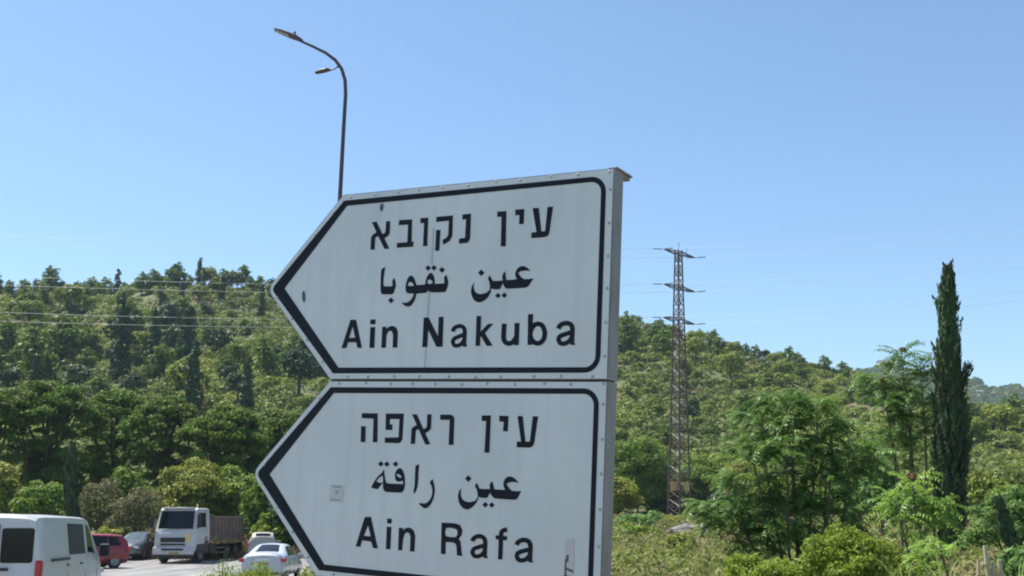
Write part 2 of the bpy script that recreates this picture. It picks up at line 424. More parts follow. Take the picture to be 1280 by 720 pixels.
LETTERS = {'up_heb':{'p':[[-13229,7949,-12932,7951,-12046,6523,-12349,6527],[-12352,7933,-12102,7929,-12081,7325,-12161,7188,-12380,7068,-12548,7297,-12400,7319,-12345,7432],[-12890,7422,-12775,7191,-12913,7173,-12954,7076,-12937,6530,-13195,6531,-13213,7146,-13137,7276],[-11563,7931,-10789,7926,-10733,6799,-10619,6801,-10621,6538,-11599,6538,-11602,6781,-10991,6788,-11004,7671,-11570,7687],[-10299,7944,-9838,7946,-9801,6525,-10046,6531,-10066,7695,-10281,7692],[-9370,7944,-8417,7953,-8388,6958,-8520,6695,-8884,6532,-8935,6777,-8707,6879,-8626,7025,-8635,7705,-9353,7689],[-9337,7296,-9084,7280,-9086,6255,-9327,6260],[-7882,7958,-7402,7966,-7376,6733,-7502,6548,-7991,6535,-7996,6771,-7664,6802,-7661,7723,-7866,7698],[-5949,7956,-5461,7949,-5403,6259,-5672,6262,-5707,7693,-5945,7702],[-4983,7981,-4504,7974,-4505,7265,-4746,7261,-4746,7708,-4969,7703],[-4066,7983,-3744,7971,-3554,6841,-3804,6816],[-3290,7978,-3005,7973,-3143,6741,-3227,6603,-3428,6562,-4066,6564,-4069,6821,-3360,6845]],'h':[]},'up_ara':{'p':[[-12452,5453,-12405,5529,-12342,5546,-12273,5601,-12223,5595,-12238,5427,-12266,5189,-12277,4912,-12255,4680,-12164,4622,-12035,4628,-11860,4610,-11717,4627,-11717,4729,-11744,4854,-11704,4975,-11646,5036,-11585,4932,-11534,4787,-11513,4706,-11513,4630,-11535,4528,-11571,4419,-11602,4307,-11668,4222,-11825,4211,-12004,4226,-12145,4225,-12262,4240,-12345,4273,-12400,4373,-12430,4623,-12443,4923,-12457,5216],[-10901,4336,-10930,4549,-10907,4741,-10832,4969,-10748,5066,-10646,5108,-10532,5056,-10432,4933,-10345,4737,-10291,4619,-9786,4625,-9771,4808,-9712,4997,-9605,5137,-9488,5197,-9380,5115,-9289,4959,-9248,4748,-9230,4625,-8682,4640,-8706,4800,-8736,4934,-8603,5050,-8509,4830,-8462,4639,-8505,4433,-8554,4303,-8636,4208,-9042,4208,-9422,4230,-9514,4264,-9585,4323,-9648,4261,-9734,4211,-10266,4197,-10294,4025,-10355,3856,-10445,3717,-10537,3613,-10697,3565,-10893,3617,-11038,3714,-11121,3778,-10858,3765,-10701,3802,-10571,3890,-10476,4032,-10412,4206,-10709,4217,-10826,4256],[-11758,4062,-11569,3909,-11735,3767,-11924,3921],[-9689,5567,-9517,5420,-9670,5290,-9842,5436],[-9347,5561,-9177,5415,-9329,5285,-9500,5431],[-8877,5450,-8694,5293,-8857,5152,-9041,5309],[-4037,5023,-4174,5150,-4300,5229,-4444,5269,-4567,5257,-4659,5217,-4764,5113,-4826,4962,-4825,4852,-4782,4740,-4721,4672,-5008,4648,-5289,4645,-5328,4838,-5370,5075,-5460,4973,-5516,4854,-5479,4639,-5754,4628,-6006,4639,-6088,4743,-6190,4914,-6283,4770,-6207,4618,-6158,4431,-6152,4246,-6231,4157,-6354,4084,-6605,4035,-6776,4056,-6899,4120,-6990,4223,-7031,4337,-7047,4449,-7013,4608,-7110,4500,-7166,4361,-7176,4175,-7137,4024,-7063,3873,-6971,3759,-6847,3681,-6696,3642,-6562,3664,-6409,3732,-6276,3827,-6178,3952,-6094,4115,-6070,4288,-5942,4246,-5794,4221,-5599,4243,-5557,4304,-5524,4387,-5472,4506,-5417,4408,-5363,4326,-5298,4268,-5213,4235,-4781,4237,-4332,4248,-4191,4271,-4100,4318,-4010,4452,-3858,4663,-4108,4645,-4352,4648,-4478,4727,-4586,4834,-4674,4947,-4607,5010,-4494,5041,-4291,5050],[-6673,5211,-6485,5046,-6655,4898,-6844,5063],[-5702,4067,-5545,3930,-5688,3803,-5846,3940],[-5366,4069,-5209,3932,-5352,3806,-5508,3943]],'h':[[-10793,4620,-10793,4687,-10757,4754,-10707,4784,-10645,4788,-10579,4762,-10517,4717,-10459,4654,-10440,4598,-10515,4581,-10621,4583,-10721,4592],[-9682,4747,-9665,4797,-9630,4840,-9585,4861,-9533,4863,-9472,4840,-9416,4800,-9368,4741,-9355,4684,-9425,4651,-9517,4637,-9581,4645,-9631,4668,-9667,4704]]},'up_lat':{'p':[[-14577,1596,-14139,3009,-13798,3010,-13310,1589,-13586,1593,-13702,1879,-14197,1877,-14278,1592],[-12888,2612,-12591,2616,-12562,1579,-12853,1583],[-12907,2992,-12598,2994,-12596,2755,-12900,2752],[-12163,2611,-11912,2615,-11891,2496,-11762,2612,-11586,2647,-11405,2604,-11278,2493,-11210,2295,-11197,1576,-11469,1579,-11487,2202,-11559,2361,-11670,2422,-11802,2356,-11879,2200,-11873,1580,-12141,1574],[-9758,3004,-9483,3011,-8879,2081,-8902,3015,-8631,3022,-8592,1584,-8930,1579,-9465,2415,-9453,1586,-9739,1580],[-7961,2261,-7945,2303,-7925,2354,-7901,2386,-7853,2413,-7977,2585,-8068,2529,-8130,2452,-8161,2379,-8179,2333],[-7853,2413,-7783,2441,-7721,2455,-7666,2454,-7613,2442,-7544,2622,-7653,2646,-7764,2648,-7873,2625,-7977,2585],[-7613,2442,-7576,2424,-7554,2404,-7534,2369,-7517,2306,-7294,2317,-7322,2420,-7371,2505,-7446,2574,-7544,2622],[-7517,2306,-7508,2192,-7510,2048,-7512,1921,-7510,1828,-7286,1817,-7287,1907,-7285,2032,-7283,2183,-7294,2317],[-7510,1828,-7509,1757,-7508,1709,-7284,1698,-7285,1746,-7286,1817],[-7519,1866,-7283,1868,-7281,1681,-7218,1565,-7434,1563,-7506,1656],[-7473,2225,-7546,2204,-7652,2173,-7756,2139,-7852,2107,-7758,1937,-7666,1967,-7567,2000,-7464,2030,-7391,2051],[-7852,2107,-7952,2070,-8042,2019,-8104,1947,-8132,1869,-7920,1826,-7910,1855,-7890,1879,-7841,1906,-7758,1937],[-8132,1869,-8135,1790,-8112,1710,-8065,1632,-7989,1565,-7875,1714,-7891,1729,-7911,1764,-7921,1797,-7920,1826],[-7989,1565,-7890,1530,-7792,1522,-7698,1533,-7608,1562,-7712,1728,-7764,1711,-7813,1705,-7856,1708,-7875,1714],[-7608,1562,-7522,1605,-7444,1662,-7380,1738,-7333,1816,-7525,1908,-7565,1841,-7606,1790,-7653,1757,-7712,1728],[-7333,1816,-7303,1869,-7496,1959,-7525,1908],[-6799,3001,-6549,3004,-6526,1593,-6770,1596],[-6153,2617,-5869,2619,-6377,2105,-6628,1946,-6615,2180],[-6587,2166,-6319,2222,-5854,1592,-6165,1587],[-4745,2620,-4484,2623,-4473,1600,-4718,1595],[-4061,3009,-3802,3011,-3786,1609,-4017,1594],[-5410,2617,-5414,2516,-5419,2372,-5421,2233,-5420,2112,-5166,2100,-5166,2216,-5164,2351,-5159,2493,-5155,2593],[-5420,2112,-5416,1993,-5400,1884,-5367,1791,-5316,1713,-5116,1838,-5134,1866,-5151,1914,-5162,1994,-5166,2100],[-5316,1713,-5248,1651,-5164,1604,-5069,1577,-4973,1571,-4997,1792,-5035,1795,-5069,1805,-5096,1819,-5116,1838],[-4973,1571,-4878,1582,-4782,1613,-4687,1671,-4609,1760,-4823,1890,-4870,1833,-4908,1812,-4954,1798,-4997,1792],[-4609,1760,-4547,1857,-4507,1922,-4729,2038,-4769,1974,-4823,1890],[-3756,2245,-3721,2310,-3670,2373,-3621,2417,-3582,2439,-3690,2638,-3780,2589,-3861,2518,-3932,2429,-3985,2329],[-3582,2439,-3544,2448,-3507,2447,-3463,2437,-3418,2417,-3286,2588,-3388,2637,-3489,2660,-3590,2662,-3690,2638],[-3418,2417,-3382,2386,-3342,2324,-3304,2237,-3282,2151,-3045,2166,-3076,2287,-3127,2406,-3195,2510,-3286,2588],[-3282,2151,-3278,2067,-3290,1979,-3312,1908,-3344,1858,-3146,1726,-3089,1818,-3055,1926,-3039,2045,-3045,2166],[-3344,1858,-3388,1815,-3431,1786,-3465,1773,-3500,1769,-3484,1555,-3389,1566,-3300,1600,-3220,1654,-3146,1726],[-3500,1769,-3540,1774,-3589,1787,-3640,1811,-3680,1841,-3857,1704,-3768,1636,-3671,1590,-3577,1564,-3484,1555],[-3680,1841,-3717,1890,-3752,1957,-3774,2025,-3781,2097,-4024,2110,-4013,2000,-3979,1893,-3926,1793,-3857,1704],[-3781,2097,-3775,2175,-3756,2245,-3985,2329,-4015,2222,-4024,2110],[-2371,2267,-2354,2308,-2333,2354,-2309,2383,-2259,2409,-2372,2604,-2470,2551,-2540,2474,-2576,2400,-2595,2354],[-2259,2409,-2184,2435,-2116,2447,-2056,2444,-1997,2431,-1926,2631,-2037,2657,-2150,2661,-2263,2642,-2372,2604],[-1997,2431,-1958,2412,-1936,2392,-1918,2361,-1902,2302,-1668,2317,-1697,2423,-1748,2511,-1826,2582,-1926,2631],[-1902,2302,-1896,2192,-1901,2051,-1906,1925,-1907,1832,-1672,1819,-1671,1908,-1666,2031,-1660,2181,-1668,2317],[-1907,1832,-1907,1762,-1908,1715,-1672,1702,-1672,1749,-1672,1819],[-1916,1872,-1668,1868,-1670,1684,-1607,1568,-1834,1571,-1907,1664],[-1853,2236,-1931,2217,-2042,2189,-2152,2158,-2253,2129,-2170,1936,-2073,1964,-1967,1994,-1859,2022,-1782,2041],[-2253,2129,-2359,2095,-2456,2046,-2525,1973,-2559,1891,-2338,1839,-2329,1862,-2310,1883,-2258,1908,-2170,1936],[-2559,1891,-2564,1807,-2540,1723,-2491,1642,-2412,1573,-2297,1741,-2312,1756,-2331,1788,-2339,1817,-2338,1839],[-2412,1573,-2313,1537,-2213,1528,-2116,1536,-2022,1562,-2115,1751,-2172,1735,-2225,1730,-2273,1734,-2297,1741],[-2022,1562,-1931,1603,-1846,1658,-1776,1734,-1724,1811,-1918,1921,-1960,1857,-2003,1809,-2053,1778,-2115,1751],[-1724,1811,-1691,1862,-1886,1971,-1918,1921]],'h':[[-14147,2092,-13771,2105,-13974,2677]]},'lo_heb':{'p':[[-13043,-1619,-12099,-1618,-12010,-3000,-12284,-3007,-12329,-1875,-13038,-1862],[-13042,-2257,-12769,-2251,-12727,-3011,-13005,-3018],[-11623,-1619,-10573,-1603,-10564,-2807,-10639,-2954,-10786,-3012,-11576,-3013,-11585,-2771,-10792,-2738,-10806,-1865,-11357,-1875,-11353,-2126,-11193,-2135,-11194,-2398,-11572,-2407],[-10098,-1629,-9823,-1625,-8969,-3018,-9248,-3026],[-9238,-1616,-8992,-1612,-8981,-2276,-9062,-2380,-9299,-2516,-9450,-2327,-9267,-2261,-9215,-2158],[-9797,-2120,-9669,-2324,-9819,-2376,-9833,-3014,-10071,-3029,-10078,-2320,-10003,-2240],[-8502,-1621,-7946,-1612,-7798,-1663,-7719,-1783,-7689,-3002,-7952,-3010,-7968,-1860,-8501,-1858],[-6242,-1626,-5763,-1618,-5747,-3302,-6005,-3310,-5995,-1865,-6236,-1877],[-5325,-1623,-4837,-1623,-4841,-2313,-5086,-2318,-5073,-1888,-5302,-1880],[-4371,-1619,-4110,-1615,-3910,-2759,-4133,-2765],[-3589,-1615,-3323,-1618,-3464,-2816,-3546,-2954,-3676,-3016,-4344,-3016,-4348,-2763,-3689,-2745]],'h':[]},'lo_ara':{'p':[[-8875,-4792,-8851,-4740,-8808,-4692,-8776,-4637,-8740,-4618,-8695,-4691,-8650,-4800,-8612,-4902,-8584,-5011,-8572,-5120,-8577,-5242,-8600,-5392,-8642,-5547,-8709,-5694,-8796,-5822,-8908,-5918,-9023,-5973,-9110,-5966,-9200,-5918,-9351,-5828,-9438,-5746,-9299,-5746,-9103,-5753,-8976,-5706,-8873,-5630,-8793,-5528,-8738,-5410,-8707,-5287,-8703,-5159,-8737,-5018,-8786,-4895,-8840,-4833],[-9725,-4053,-9685,-4005,-9632,-4006,-9572,-3962,-9525,-3966,-9527,-4107,-9541,-4299,-9534,-4475,-9528,-4659,-9537,-4870,-9557,-5056,-9592,-5156,-9633,-5221,-9674,-5295,-9712,-5337,-9743,-5316,-9758,-5245,-9738,-5124,-9713,-4955,-9716,-4730,-9725,-4487,-9732,-4243],[-11409,-5296,-11478,-5219,-11514,-5111,-11523,-4935,-11603,-4961,-11664,-5044,-11727,-5113,-11810,-5220,-12017,-5200,-12204,-5161,-12145,-5037,-12064,-4897,-11961,-4756,-11836,-4611,-11621,-4437,-11535,-4260,-11481,-4486,-11416,-4740,-11359,-4884,-11257,-4916,-11085,-4923,-10370,-4920,-10382,-4761,-10534,-4804,-10689,-4818,-10773,-4778,-10832,-4708,-10875,-4498,-10840,-4369,-10776,-4267,-10691,-4206,-10591,-4169,-10488,-4227,-10405,-4326,-10342,-4458,-10294,-4619,-10258,-4871,-10271,-5053,-10306,-5181,-10407,-5313,-10829,-5333,-11279,-5330],[-11733,-3892,-11559,-4018,-11712,-4157,-11886,-4030],[-11387,-3890,-11214,-4017,-11366,-4155,-11540,-4029],[-10878,-3865,-10702,-3994,-10858,-4135,-11034,-4006],[-4171,-4575,-4283,-4470,-4387,-4389,-4489,-4342,-4609,-4319,-4717,-4334,-4826,-4390,-4908,-4504,-4942,-4627,-4917,-4781,-4845,-4922,-5118,-4928,-5393,-4927,-5450,-4770,-5523,-4559,-5600,-4639,-5644,-4727,-5621,-4917,-5889,-4936,-6176,-4936,-6245,-4807,-6331,-4681,-6430,-4815,-6340,-4933,-6274,-5087,-6241,-5294,-6311,-5437,-6430,-5506,-6593,-5549,-6779,-5559,-6947,-5519,-7078,-5424,-7160,-5253,-7153,-4961,-7246,-5081,-7294,-5259,-7284,-5417,-7236,-5572,-7166,-5691,-7076,-5791,-6955,-5861,-6779,-5900,-6636,-5858,-6516,-5789,-6399,-5685,-6311,-5576,-6229,-5433,-6188,-5292,-6112,-5322,-6009,-5338,-5756,-5325,-5707,-5267,-5670,-5196,-5611,-5097,-5549,-5173,-5484,-5249,-5371,-5323,-5016,-5336,-4695,-5340,-4377,-5337,-4251,-5320,-4191,-5259,-4129,-5154,-4010,-4943,-4238,-4954,-4477,-4949,-4580,-4885,-4664,-4803,-4780,-4654,-4655,-4590,-4458,-4550],[-6802,-4362,-6619,-4501,-6784,-4656,-6967,-4516],[-5836,-5506,-5678,-5625,-5821,-5761,-5979,-5641],[-5499,-5498,-5342,-5618,-5484,-5753,-5641,-5634]],'h':[[-10795,-4495,-10772,-4469,-10716,-4462,-10649,-4476,-10579,-4504,-10520,-4543,-10484,-4584,-10490,-4617,-10524,-4636,-10587,-4627,-10661,-4598,-10741,-4546],[-11935,-4851,-11847,-4759,-11740,-4662,-11575,-4563,-11542,-4746,-11530,-4899,-11720,-4922]]},'lo_lat':{'p':[[-12887,-7973,-12463,-6560,-12098,-6539,-11593,-7975,-11862,-7974,-12000,-7687,-12524,-7660,-12609,-7965],[-11151,-6937,-10886,-6929,-10867,-7964,-11122,-7970],[-11160,-6558,-10889,-6559,-10892,-6781,-11143,-6780],[-10458,-6943,-10216,-6940,-10197,-7049,-10070,-6935,-9897,-6899,-9734,-6938,-9597,-7043,-9512,-7260,-9510,-7975,-9759,-7969,-9771,-7318,-9843,-7160,-9981,-7116,-10115,-7207,-10178,-7447,-10200,-7961,-10421,-7968],[-8102,-6557,-7351,-6551,-7109,-6616,-6963,-6813,-6988,-7032,-7128,-7220,-7023,-7371,-6971,-7683,-6906,-7973,-7181,-7966,-7241,-7544,-7314,-7439,-7464,-7409,-7824,-7410,-7797,-7961,-8048,-7959],[-5221,-6943,-4628,-6942,-4627,-7128,-5202,-7113],[-4814,-7968,-4813,-7836,-4813,-7648,-4814,-7453,-4820,-7254,-5048,-7267,-5041,-7463,-5040,-7656,-5040,-7844,-5040,-7976],[-4820,-7254,-4828,-7053,-4826,-6899,-4816,-6825,-4810,-6811,-5001,-6711,-5039,-6790,-5054,-6895,-5055,-7062,-5048,-7267],[-4810,-6811,-4800,-6802,-4752,-6778,-4676,-6757,-4614,-6742,-4673,-6556,-4738,-6573,-4839,-6601,-4934,-6648,-5001,-6711],[-6303,-7314,-6287,-7273,-6267,-7227,-6245,-7200,-6199,-7174,-6307,-7006,-6403,-7063,-6470,-7140,-6503,-7213,-6521,-7257],[-6199,-7174,-6129,-7147,-6066,-7133,-6010,-7133,-5953,-7144,-5870,-6962,-5978,-6941,-6089,-6941,-6200,-6965,-6307,-7006],[-5953,-7144,-5913,-7161,-5888,-7182,-5868,-7216,-5850,-7276,-5625,-7244,-5653,-7146,-5702,-7067,-5775,-7005,-5870,-6962],[-5850,-7276,-5842,-7384,-5845,-7521,-5848,-7643,-5847,-7732,-5620,-7723,-5621,-7637,-5618,-7518,-5615,-7373,-5625,-7244],[-5847,-7732,-5847,-7800,-5846,-7845,-5619,-7836,-5620,-7790,-5620,-7723],[-5857,-7687,-5617,-7682,-5617,-7860,-5553,-7970,-5773,-7975,-5845,-7888],[-5798,-7340,-5873,-7362,-5980,-7394,-6086,-7427,-6183,-7460,-6107,-7628,-6014,-7597,-5913,-7564,-5808,-7534,-5734,-7512],[-6183,-7460,-6286,-7497,-6381,-7549,-6447,-7622,-6478,-7701,-6264,-7727,-6255,-7703,-6239,-7683,-6191,-7658,-6107,-7628],[-6478,-7701,-6482,-7779,-6459,-7855,-6412,-7928,-6339,-7989,-6216,-7834,-6235,-7817,-6256,-7783,-6265,-7752,-6264,-7727],[-6339,-7989,-6243,-8019,-6146,-8024,-6050,-8012,-5958,-7983,-6044,-7820,-6097,-7836,-6147,-7843,-6192,-7840,-6216,-7834],[-5958,-7983,-5869,-7940,-5786,-7882,-5719,-7806,-5670,-7730,-5860,-7650,-5900,-7713,-5940,-7760,-5987,-7792,-6044,-7820],[-5670,-7730,-5639,-7679,-5830,-7601,-5860,-7650],[-4016,-7320,-3999,-7281,-3979,-7236,-3958,-7211,-3911,-7186,-4012,-7008,-4111,-7063,-4182,-7141,-4217,-7214,-4236,-7258],[-3911,-7186,-3839,-7160,-3774,-7147,-3715,-7148,-3656,-7159,-3570,-6970,-3679,-6948,-3791,-6947,-3904,-6968,-4012,-7008],[-3656,-7159,-3614,-7178,-3589,-7199,-3569,-7231,-3552,-7289,-3322,-7255,-3351,-7156,-3400,-7076,-3474,-7013,-3570,-6970],[-3552,-7289,-3546,-7395,-3550,-7530,-3554,-7651,-3554,-7740,-3323,-7731,-3323,-7646,-3319,-7528,-3314,-7384,-3322,-7255],[-3554,-7740,-3554,-7807,-3554,-7852,-3323,-7843,-3323,-7798,-3323,-7731],[-3563,-7694,-3319,-7692,-3320,-7868,-3257,-7978,-3481,-7980,-3554,-7893],[-3497,-7346,-3573,-7366,-3684,-7396,-3791,-7429,-3891,-7459,-3821,-7637,-3726,-7608,-3622,-7576,-3515,-7547,-3440,-7527],[-3891,-7459,-3996,-7495,-4094,-7546,-4164,-7619,-4198,-7700,-3980,-7729,-3972,-7708,-3956,-7690,-3907,-7666,-3821,-7637],[-4198,-7700,-4202,-7780,-4179,-7858,-4131,-7932,-4057,-7992,-3933,-7830,-3952,-7813,-3972,-7780,-3981,-7751,-3980,-7729],[-4057,-7992,-3961,-8023,-3863,-8030,-3767,-8019,-3673,-7991,-3753,-7818,-3808,-7834,-3859,-7840,-3907,-7837,-3933,-7830],[-3673,-7991,-3581,-7949,-3496,-7893,-3426,-7817,-3375,-7742,-3565,-7654,-3606,-7716,-3647,-7761,-3694,-7791,-3753,-7818],[-3375,-7742,-3343,-7692,-3534,-7606,-3565,-7654]],'h':[[-12448,-7443,-12040,-7449,-12238,-6943],[-7835,-6789,-7592,-6762,-7336,-6797,-7244,-6850,-7222,-6929,-7215,-7049,-7289,-7152,-7563,-7186,-7831,-7148,-7899,-6968]]}}

# ------------------------------------------------------------------ vegetation kit
def unit(n):
    d = rng.normal(size=(n, 3)); return d / np.linalg.norm(d, axis=1)[:, None]

def leaf_quads(C, N, size, aspect=1.5, up=None):
    """one small pointed quad per leaf"""
    n = len(C)
    N = N / (np.linalg.norm(N, axis=1)[:, None] + 1e-9)
    r = unit(n) if up is None else up
    U = r - N * (r * N).sum(1)[:, None]; U /= (np.linalg.norm(U, axis=1)[:, None] + 1e-9)
    Vv = np.cross(N, U)
    s = (size if hasattr(size, '__len__') else np.full(n, size)) * rng.uniform(0.65, 1.35, n)
    a = U * (s * aspect / 2)[:, None]; b = Vv * (s / 2)[:, None]
    return np.stack([C - a, C - a * 0.1 + b, C + a, C - a * 0.1 - b], 1).reshape(-1, 3)

def clump_leaves(clumps, per, size, aspect=1.4, jit=0.7, inner=0.3, flat=1.0):
    """clumps: (x, y, z, rx, ry, rz); leaves sit in the outer shell of each clump"""
    out = []
    for (x, y, z, rx, ry, rz) in clumps:
        n = int(per * (rx * ry * rz) ** (2 / 3) / 1.0) + 4
        d = unit(n)
        d[:, 2] = np.where(d[:, 2] < -0.35, -d[:, 2] * flat, d[:, 2])
        rad = 1 - inner * rng.random(n) ** 1.5 + rng.normal(0, 0.07, n)
        C = np.array([x, y, z]) + d * rad[:, None] * np.array([rx, ry, rz])
        N = d / np.array([rx, ry, rz]) ; N /= np.linalg.norm(N, axis=1)[:, None]
        N = N + jit * rng.normal(size=(n, 3)) * 0.7
        out.append(leaf_quads(C, N, size, aspect))
    V = np.concatenate(out)
    return V

def mesh_leaves(name, V, mat):
    return np_mesh(name, V, len(V) // 4, mat)

def trunk_mesh(name, pts, rad, mat, limbs=()):
    mb = MB().tube(pts, rad, 7)
    for a in limbs: mb.tube(a[0], a[1], 5)
    me = bpy.data.meshes.new(name); me.from_pydata(mb.v, [], mb.f); me.update(); me.materials.append(mat)
    return me

def round_crown(h, w, base=0.25, k=11, squash=0.8, top=1.0):
    """clumps of a broad crown of height h and width w"""
    cl = []
    zc = h * (base + 1) / 2; hz = h * (1 - base) / 2
    for i in range(k):
        d = unit(1)[0]
        if d[2] < -0.5: d[2] *= -1
        r = rng.uniform(0.45, 0.75)
        c = np.array([d[0] * w / 2 * r, d[1] * w / 2 * r, zc + d[2] * hz * r * top])
        s = w * rng.uniform(0.17, 0.27)
        cl.append((*c, s, s, s * squash))
    cl.append((0, 0, zc, w * .3, w * .3, hz * .75))
    return cl

def tree_variant(kind, i):
    """returns (trunk mesh, crown mesh) of a far tree about 1 unit = 1 m"""
    bark = M['bark']
    if kind == 'pine':
        h, w = rng.uniform(6.0, 8.2), rng.uniform(4.2, 5.8)
        cl = []
        for s in np.linspace(0.28, 1, 8):
            rr = w / 2 * math.sin(min(1, 1.25 - s) * 1.45) ** 0.8 if s < 1 else w * 0.10
            for q in range(1 if s > .93 else 3):
                t = rng.uniform(0, 6.28); o = rr * rng.uniform(0.3, 0.75)
                cl.append((o * math.cos(t), o * math.sin(t), h * s - 0.4, max(.5, rr * .62), max(.5, rr * .62), max(.45, rr * .34)))
        V = clump_leaves(cl, 62, 0.34, 1.5, 0.5)
        mat = M['l_pine']
    elif kind == 'broad':
        h, w = rng.uniform(4.2, 5.6), rng.uniform(4.6, 6.2)
        V = clump_leaves(round_crown(h, w, 0.12, 15), 66, 0.33, 1.4, 0.5)
        mat = M['l_olive']
    elif kind == 'dark':
        h, w = rng.uniform(5, 6.5), rng.uniform(3.8, 5)
        V = clump_leaves(round_crown(h, w, 0.15, 12), 66, 0.33, 1.4, 0.5)
        mat = M['l_dark']
    else:
        h, w = rng.uniform(7.5, 9.5), rng.uniform(1.8, 2.4)
        cl = [(rng.normal(0, .12), rng.normal(0, .12), h * s, max(.25, w / 2 * (1.05 - s) ** .45 * min(1, s * 5 + .3)), max(.25, w / 2 * (1.05 - s) ** .45), h * .085) for s in np.linspace(0.1, .95, 11)]
        V = clump_leaves(cl, 100, 0.32, 1.8, 0.5)
        mat = M['l_dark']
    cr = mesh_leaves('crown', V, mat)
    tr = trunk_mesh('trunk', [(0, 0, -0.8), (0.05, 0, h * .3), (0, 0.05, h * .8)], [0.20, 0.16, 0.05], bark)
    return tr, cr

VAR = {k: [tree_variant(k, i) for i in range(n)] for k, n in (('pine', 4), ('broad', 4), ('dark', 3), ('tall', 2))}
KIND_NAME = {'pine': 'pine_tree', 'broad': 'oak_tree', 'dark': 'evergreen_tree', 'tall': 'cypress_tree'}
KIND_CAT = {'pine': 'pine tree', 'broad': 'oak tree', 'dark': 'evergreen tree', 'tall': 'cypress'}
KIND_WORD = {'pine': 'rounded pine', 'broad': 'olive green broad tree', 'dark': 'dark evergreen tree', 'tall': 'narrow dark conifer'}

def hill_tree(kind, X, Y, scale, where, group):
    tr, cr = VAR[kind][rng.integers(len(VAR[kind]))]
    e = empty(KIND_NAME[kind], (X, Y, float(land(X, Y)) - 0.15), rng.uniform(0, 6.28))
    e.scale = (scale * rng.uniform(.9, 1.12), scale * rng.uniform(.9, 1.12), scale)
    for nm, me in (('trunk', tr), ('crown', cr)):
        o = bpy.data.objects.new(nm, me); COL.objects.link(o); o.parent = e
    tag(e, KIND_WORD[kind] + ' ' + where, KIND_CAT[kind], KIND_WORD[kind] + ' group ' + group)
    return e

def q_of(px): return (px - 640) / 1385.0

